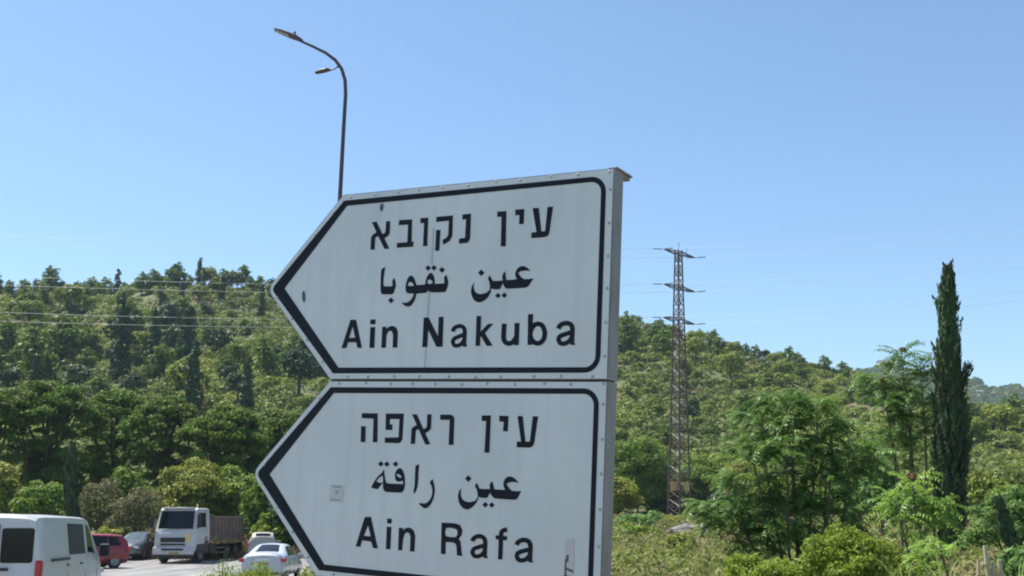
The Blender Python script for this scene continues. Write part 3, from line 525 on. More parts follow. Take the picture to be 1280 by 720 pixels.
def hillside():
    placed = []
    def ok(x, y, d):
        for (a, b) in placed:
            if (a - x) ** 2 + (b - y) ** 2 < d * d: return False
        placed.append((x, y)); return True
    # skyline trees
    for lo, hi, step, where, grp in ((-60, 415, 8.5, 'on the skyline of the ridge left of the signs', 'on the left ridge'),
                                      (772, 1095, 10, 'on the skyline of the ridge right of the signs', 'on the right ridge')):
        px = lo
        while px < hi:
            q = q_of(px); dr = float(np.interp(px, RX, RD)); Y = dr - rng.uniform(-2, 9)
            if px < 600: kind = rng.choice(['pine', 'pine', 'pine', 'broad', 'tall', 'dark'], p=[.3, .2, .2, .12, .06, .12]); sc = rng.uniform(.62, 1.0) * (1.35 if rng.random() < .28 else 1)
            else: kind = rng.choice(['pine', 'broad', 'dark'], p=[.5, .42, .08]); sc = rng.uniform(.6, .9)
            if ok(q * Y, Y, 2.6): hill_tree(kind, q * Y, Y, sc, where, grp)
            px += step * rng.uniform(.6, 1.4)
    # slopes
    n = 0; tries = 0
    while n < 95 and tries < 4000:
        tries += 1
        px = rng.uniform(-60, 425); Y = rng.uniform(190, 322)
        if ok(q_of(px) * Y, Y, 5.4):
            low = Y < 250
            kind = rng.choice(['pine', 'broad', 'dark', 'tall'], p=[.38, .10, .34, .18] if low else [.42, .28, .22, .08])
            hill_tree(kind, q_of(px) * Y, Y, rng.choice([.7, .9, 1.1, 1.4, 1.75], p=[.2, .25, .25, .2, .1]) * (1.12 if low else .9),
                      'on the %s slope of the wooded hill left of the signs' % ('lower' if low else 'upper'), 'on the left hill ' + ('low' if low else 'high')); n += 1
    n = 0; tries = 0
    while n < 85 and tries < 4000:
        tries += 1
        px = rng.uniform(770, 1290); Y = rng.uniform(135, 295)
        dr = float(np.interp(px, RX, RD)); db = float(np.interp(px, RX, RB))
        if Y > dr or Y < db + 12: continue
        hi = (Y - db) / (dr - db) > .68
        if not hi and rng.random() < .25: continue
        if ok(q_of(px) * Y, Y, 4.8 if hi else 6.0):
            kind = rng.choice(['pine', 'broad', 'dark'], p=[.42, .48, .10] if hi else [.12, .70, .18])
            hill_tree(kind, q_of(px) * Y, Y, rng.choice([.65, .9, 1.1, 1.4], p=[.25, .3, .3, .15]) * (1 if hi else .62),
                      'on the %s slope of the scrubby hill right of the signs' % ('upper' if hi else 'lower'), 'on the right hill ' + ('high' if hi else 'low')); n += 1
    n = 0                                                  # the part of the slope that the boards cover
    while n < 26:
        px = rng.uniform(425, 770); Y = rng.uniform(165, 318)
        if Y < float(np.interp(px, RX, RD)) and ok(q_of(px) * Y, Y, 7.5):
            hill_tree(rng.choice(['pine', 'broad', 'dark']), q_of(px) * Y, Y, rng.uniform(.7, 1.3), 'on the slope mostly hidden behind the signs', 'behind the signs'); n += 1
    # scrub nobody could count
    C = []; 
    for k in range(9000):
        px = rng.uniform(-150, 1420); dr = float(np.interp(px, RX, RD)); db = float(np.interp(px, RX, RB))
        Y = rng.uniform(max(db, 100) + 2, dr + 4); X = q_of(px) * Y
        pat = math.sin(X * .07 + 1.3 * math.sin(Y * .05)) + math.sin(Y * .09 - X * .03)
        if pat < -1.0 and px > 600 and rng.random() < .7: continue     # open brown patches
        C.append((X, Y, rng.uniform(.8, 2.3) * (1.2 if px < 600 else .95)))
    out = []
    for X, Y, s in C:
        z = float(land(X, Y)); n = int(44 * s) + 22
        d = unit(n); d[:, 2] = np.abs(d[:, 2])
        Cn = np.array([X, Y, z]) + d * np.array([s, s, s * .85]) * (0.75 + .3 * rng.random(n))[:, None]
        out.append(leaf_quads(Cn, d + .35 * rng.normal(size=(n, 3)), 0.42, 1.4))
    o = link('hill_scrub', mesh_leaves('hill_scrub', np.concatenate(out), M['l_scrub']), None)
    tag(o, 'low olive green scrub covering both hillsides', 'scrub', kind='stuff')
    out = []
    P = FAR.reshape(-1, 3)
    nI, nK = FAR.shape[0], FAR.shape[1]
    for k in range(5600):
        i, j = rng.integers(25, nI - 1), rng.integers(4, nK - 2)
        a, b = rng.random(2)
        p = FAR[i, j] * (1 - a) * (1 - b) + FAR[i + 1, j] * a * (1 - b) + FAR[i, j + 1] * (1 - a) * b + FAR[i + 1, j + 1] * a * b
        s = rng.uniform(2.0, 4.2); n = 22
        d = unit(n); d[:, 2] = np.abs(d[:, 2])
        out.append(leaf_quads(p + d * s * np.array([1, 1, .8]), d + .5 * rng.normal(size=(n, 3)), 2.0, 1.3))
    o = link('far_hill_scrub', mesh_leaves('far_hill_scrub', np.concatenate(out), M['l_far']), None)
    tag(o, 'dark scrub on the far hazy ridge behind the tall cypress', 'scrub', kind='stuff')
hillside()

def plant(name, label, cat, loc, crown_V, crown_mat, trunk=None, group=None, cname='crown', tname='trunk', rz=0.0):
    e = empty(name, loc, rz)
    tag(e, label, cat, group)
    if trunk is not None:
        o = bpy.data.objects.new(tname, trunk); COL.objects.link(o); o.parent = e
    o = bpy.data.objects.new(cname, mesh_leaves(cname, crown_V, crown_mat)); COL.objects.link(o); o.parent = e
    return e

# --- the belt of umbrella pines behind the traffic
def umbrella_pines():
    spec = [(-8, 468, 92, 96, 'umbrella pine cut by the left edge of the photo, above the white van'),
            (66, 459, 150, 100, 'tallest umbrella pine, widest crown of the pine belt, above the white van'),
            (150, 473, 110, 108, 'umbrella pine with brownish shaded underside above the red car'),
            (212, 481, 118, 103, 'broad umbrella pine directly above the white truck cab'),
            (286, 492, 120, 99, 'flat topped umbrella pine above the brown truck bed'),
            (352, 496, 104, 104, 'umbrella pine whose crown touches the arrow tip of the lower sign')]
    for i, (px, py, wpx, Y, lab) in enumerate(spec):
        top = at(px, py, Y); X = top.x; g = float(land(X, Y)); h = top.z - g; w = wpx / F * Y
        cl = []
        for k in range(95):
            t = rng.uniform(0, 6.28); r = math.sqrt(rng.random()) * .90
            z = h * (0.96 - .26 * r ** 2.2) - rng.uniform(0.5, 1.2)
            s = w * rng.uniform(.06, .105)
            cl.append((r * w / 2 * math.cos(t), r * w / 2 * math.sin(t), z - s * .3, s, s, s * .62))
        for k in range(100):
            t = rng.uniform(0, 6.28); r = rng.uniform(.1, .95)
            s = w * rng.uniform(.06, .11)
            cl.append((r * w / 2 * math.cos(t), r * w / 2 * math.sin(t), h * rng.uniform(.24, .72), s, s, s * .6))
        V = clump_leaves(cl, 460, 0.15, 2.0, 0.8, .7)
        limbs = []
        for k in range(9):
            t = k * .7 + rng.uniform(-.3, .3); z0 = h * rng.uniform(.3, .55)
            limbs.append(([(0, 0, z0), (w * .16 * math.cos(t), w * .16 * math.sin(t), z0 + h * .13), (w * .36 * math.cos(t), w * .36 * math.sin(t), h * .84)], [.16, .11, .04]))
        tr = trunk_mesh('trunk', [(0, 0, -.5), (.15, .1, h * .3), (0, 0, h * .6), (-.1, .1, h * .85)], [.34, .28, .2, .08], M['bark'], limbs)
        plant('umbrella_pine', lab, 'pine tree', (X, Y, g - .1), V, M['l_umb'], tr, 'umbrella pines behind the road')
umbrella_pines()

# --- shrubs and small trees between the road and the pines, and under the pylon
def belt():
    spec = [  # px centre, py top, width px, depth, material, name, label
        (8, 580, 96, 84, 'l_yel', 'broadleaf_tree', 'yellowish green leafy tree at the left photo edge above the white van'),
        (55, 592, 80, 80, 'l_mid', 'broadleaf_tree', 'mid green leafy tree left of the small dark cypress by the van'),
        (128, 588, 76, 82, 'l_grey', 'shrub', 'greyish olive shrub just right of the small dark cypress'),
        (172, 602, 84, 76, 'l_grey', 'shrub', 'grey brown half bare shrub above the grey car beside the truck'),
        (164, 578, 70, 90, 'l_mid', 'broadleaf_tree', 'green leafy tree behind the grey brown half bare shrub'),
        (243, 567, 104, 86, 'l_yel', 'broadleaf_tree', 'pale yellow green tree right behind the truck cab'),
        (298, 574, 84, 88, 'l_mid', 'broadleaf_tree', 'fresh green tree behind the brown truck bed'),
        (330, 588, 66, 82, 'l_mid', 'broadleaf_tree', 'green tree between the truck bed and the lower sign'),
        (366, 604, 92, 76, 'l_dark', 'broadleaf_tree', 'dark shaded tree behind the white sedan beside the lower sign'),
        (420, 600, 90, 80, 'l_mid', 'broadleaf_tree', 'green tree standing mostly behind the lower sign'),
        (335, 636, 50, 74, 'l_bright', 'shrub', 'small bright green shrub behind the truck tail'),
        (210, 640, 60, 72, 'l_grey', 'shrub', 'low dry brown shrub behind the truck cab'),
        (136, 655, 44, 72, 'l_yel', 'shrub', 'low green shrub behind the red car roof'),
        (795, 545, 90, 132, 'l_mid', 'broadleaf_tree', 'green leafy tree against the right edge of the signs'),
        (772, 590, 70, 100, 'l_yel', 'broadleaf_tree', 'yellow green bushy tree between the sign edge and the pylon'),
        (822, 580, 64, 136, 'l_dark', 'evergreen_tree', 'dark evergreen tree right behind the pylon foot'),
        (884, 562, 84, 134, 'l_mid', 'broadleaf_tree', 'green leafy tree just right of the pylon'),
        (925, 574, 76, 129, 'l_yel', 'broadleaf_tree', 'light green tree between pylon and the big ailanthus'),
        (905, 612, 60, 92, 'l_dark', 'shrub', 'dark bush at the left foot of the big ailanthus'),
        (806, 640, 60, 62, 'l_fen', 'shrub', 'pale feathery shrub in front of the pylon foot'),
        (786, 668, 62, 46, 'l_mid', 'shrub', 'small green weedy shrub in the grass beside the sign edge'),
        (832, 652, 66, 70, 'l_yel', 'shrub', 'yellowish shrub in the grass below the pylon'),
        (905, 664, 70, 54, 'l_yel', 'shrub', 'pale yellow green shrub right of the grey boulder'),
        (848, 694, 46, 34, 'l_olive', 'shrub', 'low olive shrub in the grass below the boulder'),
        (900, 640, 54, 80, 'l_bright', 'shrub', 'bright green shrub between pylon foot and big ailanthus'),
        (1070, 560, 74, 70, 'l_fen', 'shrub', 'pale blue green shrub behind the big ailanthus'),
        (1226, 586, 74, 74, 'l_olive', 'shrub', 'round olive green bush right of the tall cypress'),
        (1268, 598, 80, 64, 'l_mid', 'shrub', 'green bush at the right photo edge beyond the feathery shrub'),
        (1140, 590, 90, 60, 'l_olive', 'shrub', 'olive bush behind the thin ailanthus stems'),
        (975, 590, 80, 78, 'l_olive', 'shrub', 'olive bush hidden behind the big ailanthus'),
    ]
    for (px, py, wpx, Y, mat, nm, lab) in spec:
        top = at(px, py, Y); X = top.x; g = float(land(X, Y)); h = max(top.z - g, .8); w = wpx / F * Y
        cl = []
        for k in range(int(16 + 6 * h)):
            d = unit(1)[0]; r = rng.uniform(.45, .82)
            z = h * .5 + d[2] * h * .5 * r; s = w * rng.uniform(.11, .19)
            f_ = 1.0 - .25 * max(0, z / h - .5)
            cl.append((d[0] * w / 2 * r * f_, d[1] * w / 2 * r * f_, max(z, s * .5), s, s, s * .8))
        cl.append((0, 0, h * .5, w * .34, w * .34, h * .36))
        sz = .16 if Y > 70 else .115
        if mat == 'l_grey': sz = .10
        V = clump_leaves(cl, (330 if mat != 'l_grey' else 330) * (1.5 if Y < 70 else 1), sz, 1.7, .7, .5)
        limbs = [([(0, 0, h * .1), (w * .1 * math.cos(t), w * .1 * math.sin(t), h * .4), (w * .3 * math.cos(t), w * .3 * math.sin(t), h * .75)], [.07, .05, .02]) for t in rng.uniform(0, 6.28, 6)]
        tr = trunk_mesh('trunk', [(0, 0, -.3), (.05, 0, h * .4), (0, 0, h * .8)], [.12, .09, .03], M['bark_grey'], limbs)
        plant(nm, lab, 'shrub' if nm == 'shrub' else 'tree', (X, Y, g - .1), V, M[mat], tr, cname='crown', tname='trunk' if nm != 'shrub' else 'stem')
belt()

# --- cypresses
def cypress(name, label, px, top_y, Y, prof, mat, base_px, n=260, fl=0.11, blade=.05):
    """prof: (height fraction, half width in m); foliage is many upright flame-like sprays"""
    top = at(px, top_y, Y); X = top.x; g = float(land(X, Y)); h = top.z - g
    lean = (X - at(base_px, 700, Y).x) / h
    hs = np.array([p[0] for p in prof]); ws = np.array([p[1] for p in prof])
    out = []
    for k in range(n):
        s = rng.random() ** .9 * .97; a = rng.uniform(0, 6.28)
        w = float(np.interp(s, hs, ws)) * (rng.uniform(.62, 1.0) + (.35 * rng.random() if rng.random() < .16 else 0))
        L = h * rng.uniform(.035, .085) * (1.15 if s < .9 else .8)
        base = np.array([w * .80 * math.cos(a), w * .80 * math.sin(a), s * h])
        d = np.array([math.cos(a) * .22, math.sin(a) * .22, 1.0]) + rng.normal(0, .07, 3); d /= np.linalg.norm(d)
        m = 62
        tt = rng.random(m); rr = fl * (np.sin(np.pi * np.clip(tt * .82 + .16, 0, 1))) * np.sqrt(rng.random(m))
        th = rng.uniform(0, 6.28, m)
        C = base + d * (tt * L)[:, None] + np.stack([np.cos(th), np.sin(th), 0 * th], 1) * rr[:, None]
        N = np.stack([np.cos(th) + .8 * math.cos(a), np.sin(th) + .8 * math.sin(a), rng.normal(0, .4, m) + .1], 1)
        up = d + rng.normal(0, .22, (m, 3))
        out.append(leaf_quads(C, N, blade, 3.0, up))
    if name == 'cypress_tree' and h > 6:                  # a stray side spray on the right
        for k in range(12):
            q = rng.random() ** 1.6; C0 = np.array([.30 + q * .22, -.1 + rng.normal(0, .05), h * (.60 + .05 * q + rng.normal(0, .012))])
            C = C0 + rng.normal(0, .05, (30, 3)) * np.array([1, 1, 1.6])
            out.append(leaf_quads(C, unit(30), blade, 3.0, np.tile([[.5, 0, 1.]], (30, 1)) + rng.normal(0, .25, (30, 3))))
    m = 60 * int(h * 3)                                   # dense heart
    s = rng.random(m) * .93; a = rng.uniform(0, 6.28, m); w = np.interp(s, hs, ws) * .7 * np.sqrt(rng.random(m))
    C = np.stack([w * np.cos(a), w * np.sin(a), s * h], 1)
    out.append(leaf_quads(C, np.stack([np.cos(a), np.sin(a), .2 + 0 * a], 1), blade * 2.4, 2.2, np.tile([[0, 0, 1.]], (m, 1)) + rng.normal(0, .2, (m, 3))))
    V = np.concatenate(out)
    V[:, 0] += lean * V[:, 2]
    tr = trunk_mesh('trunk', [(0, 0, -.3), (lean * h * .5, 0, h * .5), (lean * h * .92, 0, h * .92)], [.13, .09, .02], M['bark_grey'])
    return plant(name, label, 'cypress', (X - lean * h, Y, g), V, mat, tr)
cypress('cypress_tree', 'tall narrow dark cypress rising above the horizon at the right', 1184, 336, 30,
        [(0, .24), (.06, .34), (.2, .47), (.38, .48), (.52, .37), (.66, .25), (.8, .165), (.9, .10), (.97, .06), (1, .02)], M['l_cyp'], 1190, 620, .085, .04)
cypress('cypress_tree', 'small dark cypress standing behind the white van', 90, 556, 62,
        [(0, .3), (.1, .42), (.35, .42), (.6, .33), (.85, .17), (1, .04)], M['l_cyp'], 89, 170, .13, .09)
cypress('conifer_sapling', 'short dark leaning conifer sapling at the right photo edge', 1246, 622, 19,
        [(0, .16), (.3, .19), (.6, .14), (.9, .07), (1, .02)], M['l_cyp'], 1280, 90, .07, .03)

# --- ailanthus: pinnate fronds on thin stems
def fronds(bases, L0=.62, pairs=9, leaflet=.125, droop=1.0, flatten=0.0):
    """bases: list of (pos, azimuth, rise)"""
    out = []
    for (p, az, rise) in bases:
        L = L0 * rng.uniform(.7, 1.2); p = np.array(p, float)
        hd = np.array([math.cos(az), math.sin(az), 0.0]); side = np.array([-math.sin(az), math.cos(az), 0.0])
        ts = np.linspace(.12, 1, pairs)
        dr = droop * rng.uniform(.6, 1.3)
        cx = L * (ts - .10 * ts ** 2); cz = L * (rise * ts - dr * .62 * ts ** 2)
        mid = p + hd * cx[:, None] + np.array([0, 0, 1.0]) * cz[:, None]
        tan = np.gradient(mid, axis=0); tan /= np.linalg.norm(tan, axis=1)[:, None]
        roll = rng.normal(0, .35)
        for sg in (-1, 1):
            d = side * sg * math.cos(roll) + np.array([0, 0, 1.0]) * (math.sin(roll) * sg) + tan * .45 + np.array([0, 0, -.42])
            d = d + rng.normal(0, .12, d.shape); d /= np.linalg.norm(d, axis=1)[:, None]
            ll = leaflet * (1 - .35 * np.abs(ts - .45)) * rng.uniform(.85, 1.15, len(ts))
            C = mid + d * (ll / 2)[:, None]
            N = np.cross(d, tan) + rng.normal(0, .15, d.shape)
            N /= np.linalg.norm(N, axis=1)[:, None]
            U = d; Vv = np.cross(N, U)
            a = U * (ll / 2)[:, None]; b = Vv * (ll * .17)[:, None]
            out.append(np.stack([C - a, C - a * .3 + b, C + a, C - a * .3 - b], 1).reshape(-1, 3))
        w = .006                                        # the rachis itself
        for i in range(0, pairs - 1, 2):
            j = min(i + 2, pairs - 1)
            out.append(np.stack([mid[i] - side * w, mid[i] + side * w, mid[j] + side * w * .6, mid[j] - side * w * .6]))
    return np.concatenate(out)

def ailanthus(name, label, px, top_y, base_w, Y, stems, mat, L0=.62, nfr=15, spread=1.0, pods=0, low=.35, leaflet=.125, side=14, cat='ailanthus'):
    top = at(px, top_y, Y); X = top.x; g = float(land(X, Y)); H = top.z - g
    mb = MB(); bases = []; tips = []
    for (dx, dy, hf) in stems:
        hh = H * hf - .15
        p0 = np.array([dx * .25 * base_w, dy * .25 * base_w, 0]); p1 = np.array([dx * .5 * base_w, dy * .5 * base_w, hh])
        pts = [p0 + (p1 - p0) * s + np.array([.06 * math.sin(s * 5 + dx * 9), .06 * math.cos(s * 4 + dy * 7), 0]) for s in np.linspace(0, 1, 7)]
        pts[0][2] = -.3
        mb.tube(pts, np.linspace(.030, .010, 7) * (1 + .06 * H), 6)
        tip = pts[-1]; tips.append(tip)
        a0 = rng.uniform(0, 6.28)
        for k in range(nfr):
            bases.append((tip - np.array([0, 0, rng.uniform(0, .22)]), a0 + k * 2.4, rng.uniform(.25, 1.0)))
        for k in range(side):
            s = low + (1 - low) * rng.random(); i = min(int(s * 6), 5); q = pts[i] + (pts[i + 1] - pts[i]) * (s * 6 - i)
            t = rng.uniform(0, 6.28); l = rng.uniform(.12, .5) * spread * (1.2 - .5 * s)
            e = q + np.array([l * math.cos(t), l * math.sin(t), l * .55])
            mb.tube([q, (q + e) / 2 + np.array([0, 0, -.03]), e], [.014, .011, .008], 5)
            for z in range(6): bases.append((e, t + rng.normal(0, 1.0), rng.uniform(.0, .8)))
    V = fronds(bases, L0, 9, leaflet)
    me = bpy.data.meshes.new('stem'); me.from_pydata(mb.v, [], mb.f); me.update(); me.materials.append(M['bark_grey'])
    e = plant(name, label, cat, (X, Y, g), V, mat, me, tname='stem')
    for k in range(pods):
        tip = tips[k % len(tips)]; c = tip + np.array([rng.uniform(-.1, .1), -.1, .02 - .25 * (k // len(tips))])
        d = unit(90)
        o = link('seed_cluster', mesh_leaves('seed_cluster', leaf_quads(c + d * np.array([.09, .09, .06]) * rng.uniform(.3, 1.2, (90, 1)), d + .5 * rng.normal(size=d.shape), .035, 2.2), M['pod']), None, e)
    return e

ailanthus('ailanthus_tree', 'big bushy ailanthus with many stems between the pylon and the cypress', 985, 488, 2.3, 24.5,
          [(0, 0, 1), (-.5, .2, .93), (.45, -.2, .96), (.85, .1, .86), (-.85, -.2, .76), (.2, .5, .9), (-1.15, .2, .56), (-.3, -.6, .74), (.6, -.6, .70), (1.15, -.2, .64), (-1.4, 0, .40), (1.25, .3, .74)],
          M['l_ail'], .56, 15, 1.2, 0, .16, .14, 14)
ailanthus('ailanthus_tree', 'tall thin ailanthus with bare lower stems and red seeds left of the cypress', 1128, 432, 1.5, 31,
          [(0, 0, 1), (-.65, .2, .86), (.62, -.1, .92), (.3, .6, .82), (-.9, -.3, .76)], M['l_ail'], .68, 18, 1.2, 2, .55, .15, 10)
ailanthus('ailanthus_sapling', 'small bright lime green ailanthus sapling just left of the cypress foot', 1142, 586, .9, 19.5,
          [(0, 0, 1), (-.6, .1, .86), (.7, 0, .82), (.1, -.5, .68)], M['l_ail2'], .52, 12, .5, 1, .5, .12, 3)
ailanthus('ailanthus_sapling', 'low ailanthus sapling hanging over the dark foot of the cypress', 1178, 664, .6, 15.5,
          [(0, 0, 1), (-.8, 0, .92)], M['l_ail2'], .34, 9, .4, 0, .7, .09, 2)

# --- bushes at the front right
def low_bush(name, label, px, py, wpx, Y, mat, size, per, upright=0.0, asp=1.6):
    top = at(px, py, Y); X = top.x; g = float(land(X, Y)); h = top.z - g; w = wpx / F * Y
    cl = []
    for k in range(46):
        d = unit(1)[0]; d[2] = abs(d[2]); r = rng.uniform(.5, .88)
        s = w * rng.uniform(.07, .13)
        cl.append((d[0] * w / 2 * r, d[1] * w / 2 * r, h * .35 + d[2] * h * .6 * r, s, s, s * .9))
    cl.append((0, 0, h * .45, w * .33, w * .33, h * .40))
    V = clump_leaves(cl, per, size, asp, .9, .55)
    limbs = [([(0, 0, 0), (w * .12 * math.cos(t), w * .12 * math.sin(t), h * .35), (w * .34 * math.cos(t), w * .34 * math.sin(t), h * .75)], [.025, .018, .006]) for t in rng.uniform(0, 6.28, 9)]
    tr = trunk_mesh('stem', [(0, 0, -.2), (0, 0, h * .4), (0, 0.02, h * .7)], [.04, .03, .01], M['bark_grey'], limbs)
    return plant(name, label, 'bush', (X, Y, g), V, M[mat], tr, tname='stem')
low_bush('bush', 'bright yellow green bush in front of the ailanthus at the bottom', 1052, 653, 155, 17, 'l_bright', .038, 5200)
low_bush('bush', 'low bright green bush at the bottom left of the larger yellow green one', 955, 690, 130, 17.5, 'l_bright', .038, 5200)
low_bush('bush', 'low leafy bush at the bottom between the yellow bush and the cypress', 1150, 694, 90, 15, 'l_mid', .036, 4600)
low_bush('feathery_shrub', 'pale blue green feathery shrub right of the cypress foot', 1256, 598, 118, 24, 'l_fen', .05, 2300, asp=3.0)
low_bush('feathery_shrub', 'low pale feathery shrub under the leaning sapling at the right edge', 1272, 668, 84, 16, 'l_fen', .045, 2300, asp=3.0)
low_bush('feathery_shrub', 'grey green feathery shrub glimpsed between ailanthus and cypress', 1098, 556, 74, 40, 'l_fen', .085, 1100, asp=3.0)

# --- grasses, weeds, dry stalks
def blades(P, hts, w, lean=.35):
    n = len(P); a = rng.uniform(0, 6.28, n); l = rng.normal(0, lean, (n, 2))
    side = np.stack([np.cos(a), np.sin(a), 0 * a], 1) * (w * rng.uniform(.6, 1.3, n))[:, None]
    top = P + np.stack([l[:, 0] * hts, l[:, 1] * hts, hts], 1)
    midp = P + np.stack([l[:, 0] * hts * .3, l[:, 1] * hts * .3, hts * .55], 1)
    q1 = np.stack([P - side, P + side, midp + side * .8, midp - side * .8], 1)
    q2 = np.stack([midp - side * .8, midp + side * .8, top + side * .15, top - side * .15], 1)
    return np.concatenate([q1, q2]).reshape(-1, 3)
def grasses():
    n = 46000
    Y = 13 + 62 * rng.random(n) ** 1.15; px = rng.uniform(745, 1330, n); X = (px - 640) / 1400 * Y
    tuft = np.sin(X * 1.7 + 2 * np.sin(Y * .6)) + np.sin(Y * 1.1 - X * .8)
    keep = rng.random(n) < .35 + .3 * (tuft + 1)
    X, Y, tuft = X[keep], Y[keep], tuft[keep]
    P = np.stack([X, Y, land(X, Y) - .03], 1)
    o = link('grass', mesh_leaves('grass', blades(P, np.clip(.24 + .07 * tuft + rng.normal(0, .09, len(X)), .05, .7), .013 + 0.00012 * Y.mean()), M['l_grass']), None)
    tag(o, 'tall dry yellowish grass on the waste ground right of the signs', 'grass', kind='stuff')
    out = []
    for k in range(2900):
        Y = 17 + 78 * rng.random() ** .9; x_ = (rng.uniform(390, 1330) - 640) / 1400 * Y
        if x_ < -6.0 - .03 * max(Y - 20, 0): continue
        if math.sin(x_ * .9 + 2 * math.sin(Y * .21)) + math.sin(Y * .33) < -.7: continue
        sz = rng.uniform(.18, .55); nn = int(120 + 160 * sz)
        d = unit(nn); d[:, 2] = np.abs(d[:, 2])
        C = np.array([x_, Y, float(land(x_, Y))]) + d * np.array([sz, sz, sz * rng.uniform(.7, 1.3)]) * (1 - .5 * rng.random(nn) ** 2)[:, None]
        out.append(leaf_quads(C, d + .7 * rng.normal(size=(nn, 3)), .045 + .0008 * Y, 2.2))
    o = link('weeds', mesh_leaves('weeds', np.concatenate(out), M['l_weed']), None)
    tag(o, 'low green and straw coloured weeds on the waste ground right of the signs', 'weeds', kind='stuff')
    n = 60000
    Y = 14 + 110 * rng.random(n); X = rng.uniform(-.30, .14, n) * (Y + 12)
    ok = (rng.random(n) < .45 + .3 * np.sin(X * .8 + 2 * np.sin(Y * .3))) & (X < 9) & (X > -6.6 - .03 * np.maximum(Y - 20, 0)) & ((Y > 78) | (X > -9))
    X, Y = X[ok], Y[ok]
    P = np.stack([X, Y, land(X, Y) - .03], 1)
    o = link('grass', mesh_leaves('verge_grass', blades(P, np.clip(.28 + rng.normal(0, .1, len(X)), .08, .6), .016), M['l_grass']), None)
    tag(o, 'dry grass on the road verge behind the signs', 'grass', kind='stuff')
    n = 16000
    px = rng.uniform(-40, 460, n); Y = rng.uniform(70, 90, n); X = (px - 640) / 1400 * Y
    P = np.stack([X, Y, land(X, Y) - .03], 1)
    o = link('grass', mesh_leaves('far_verge_grass', blades(P, rng.uniform(.2, .8, n), .03), paint('brown_dry_grass', (0.22, 0.15, 0.075), .9, c2=(.14, .12, .05), scale=.3)), None)
    tag(o, 'brown dry grass behind the queue of cars across the road', 'grass', kind='stuff')
    # the weeds in front of the white sedan
    for (px, py, cnt, lab) in ((280, 700, 420, 'tuft of tall yellow green weeds below the truck, nearest the road'), (322, 700, 480, 'wide tuft of tall yellow green weeds below the white sedan')):
        Yb = 23.5; top = at(px, py, Yb); g = float(land(top.x, Yb)); h = top.z - g + .08
        a = rng.uniform(0, 6.28, cnt); r = np.sqrt(rng.random(cnt)) * .42
        P = np.stack([r * np.cos(a), r * np.sin(a) * .6, 0 * a], 1)
        V = blades(P, h * rng.uniform(.3, 1.08, cnt) * (1.1 - .5 * r / .42), .010, .3)
        n2 = cnt * 3; i = rng.integers(0, cnt, n2); t = rng.uniform(.35, 1, n2)
        C = P[i] * 1.5 + np.stack([rng.normal(0, .07, n2), rng.normal(0, .07, n2), t * h * .93 * (1.05 - .6 * r[i] / .42)], 1)
        V2 = leaf_quads(C, unit(n2), .03, 3.5, np.tile([[0, 0, 1.]], (n2, 1)) + rng.normal(0, .5, (n2, 3)))
        e = link('weed_tuft', mesh_leaves('weed_tuft', np.concatenate([V, V2]), M['l_bright']), None)
        e.location = (top.x, Yb, g); tag(e, lab, 'weeds', 'roadside weeds')
    # pale reed blades and dry stalks bottom right
    for (px, py, lab, ang) in ((1128, 694, 'clump of long pale reed blades at the bottom left of the cypress', .9), (1176, 690, 'clump of long pale reed blades leaning in front of the cypress foot', 1.1), (1268, 684, 'clump of long pale reed blades at the bottom right corner', .9)):
        Yb = 12.5; top = at(px, py, Yb); g = float(land(top.x, Yb)); h = top.z - g
        mb = MB()
        for k in range(16):
            a = rng.uniform(0, 6.28); L = rng.uniform(.35, .75) * ang; hh = h * rng.uniform(.72, 1.02)
            dx, dy = math.cos(a) * L, math.sin(a) * L * .5
            pts = [Vector((dx * s ** 2.2, dy * s ** 2.2, hh * (1.35 * s - .45 * s ** 3 + .1 * s * s))) for s in np.linspace(0, 1, 9)]
            wv = [.011 * (1 - .85 * s) + .002 for s in np.linspace(0, 1, 9)]
            sd = Vector((-math.sin(a), math.cos(a), 0))
            for i in range(8):
                mb.add([pts[i] - sd * wv[i], pts[i] + sd * wv[i], pts[i + 1] + sd * wv[i + 1], pts[i + 1] - sd * wv[i + 1]], [(0, 1, 2, 3)])
        o = mb.build('reed_clump', M['l_blade']); o.location = (top.x, Yb, g); tag(o, lab, 'reeds', 'pale reeds')
    for (px, py, r, lab) in ((1231, 682, .030, 'tallest pale dry stalk at the bottom right'), (1241, 702, .028, 'short pale dry stalk right of the tallest stalk'), (1223, 700, .022, 'thin leaning dry stalk left of the tallest stalk'), (1249, 700, .03, 'rightmost pale dry stalk at the bottom')):
        Yb = 11.5; top = at(px, py, Yb); g = float(land(top.x, Yb)); h = top.z - g
        lx = .10 if 'leaning' in lab else rng.uniform(-.03, .03)
        mb = MB().tube([(-lx, 0, -.1), (-lx * .5, 0, h * .4), (0, 0, h)], [r, r * .9, r * .75], 7)
        for s in (.35, .62, .85): mb.tube([(-lx * (1 - s), 0, h * s - .012), (-lx * (1 - s), 0, h * s + .012)], [r * 1.15, r * 1.15], 7)
        o = mb.build('dry_stalk', M['stalk'], smooth=True); o.location = (top.x, Yb, g); tag(o, lab, 'stalk', 'dry stalks')
grasses()

def rock():
    import bmesh
    c = at(866, 684, 50); bm = bmesh.new(); bmesh.ops.create_icosphere(bm, subdivisions=4, radius=1)
    from mathutils import noise
    for v in bm.verts:
        k = 1 + .35 * noise.noise(v.co * 1.3) + .14 * noise.noise(v.co * 4.1)
        v.co = Vector((v.co.x * 1.05, v.co.y * .8, v.co.z * .42)) * k
    me = bpy.data.meshes.new('boulder'); bm.to_mesh(me); bm.free()
    o = link('boulder', me, M['rock']); o.location = (c.x, 50, float(land(c.x, 50)) + .16); tag(o, 'grey boulder in the dry grass right of the pylon foot', 'boulder')
rock()

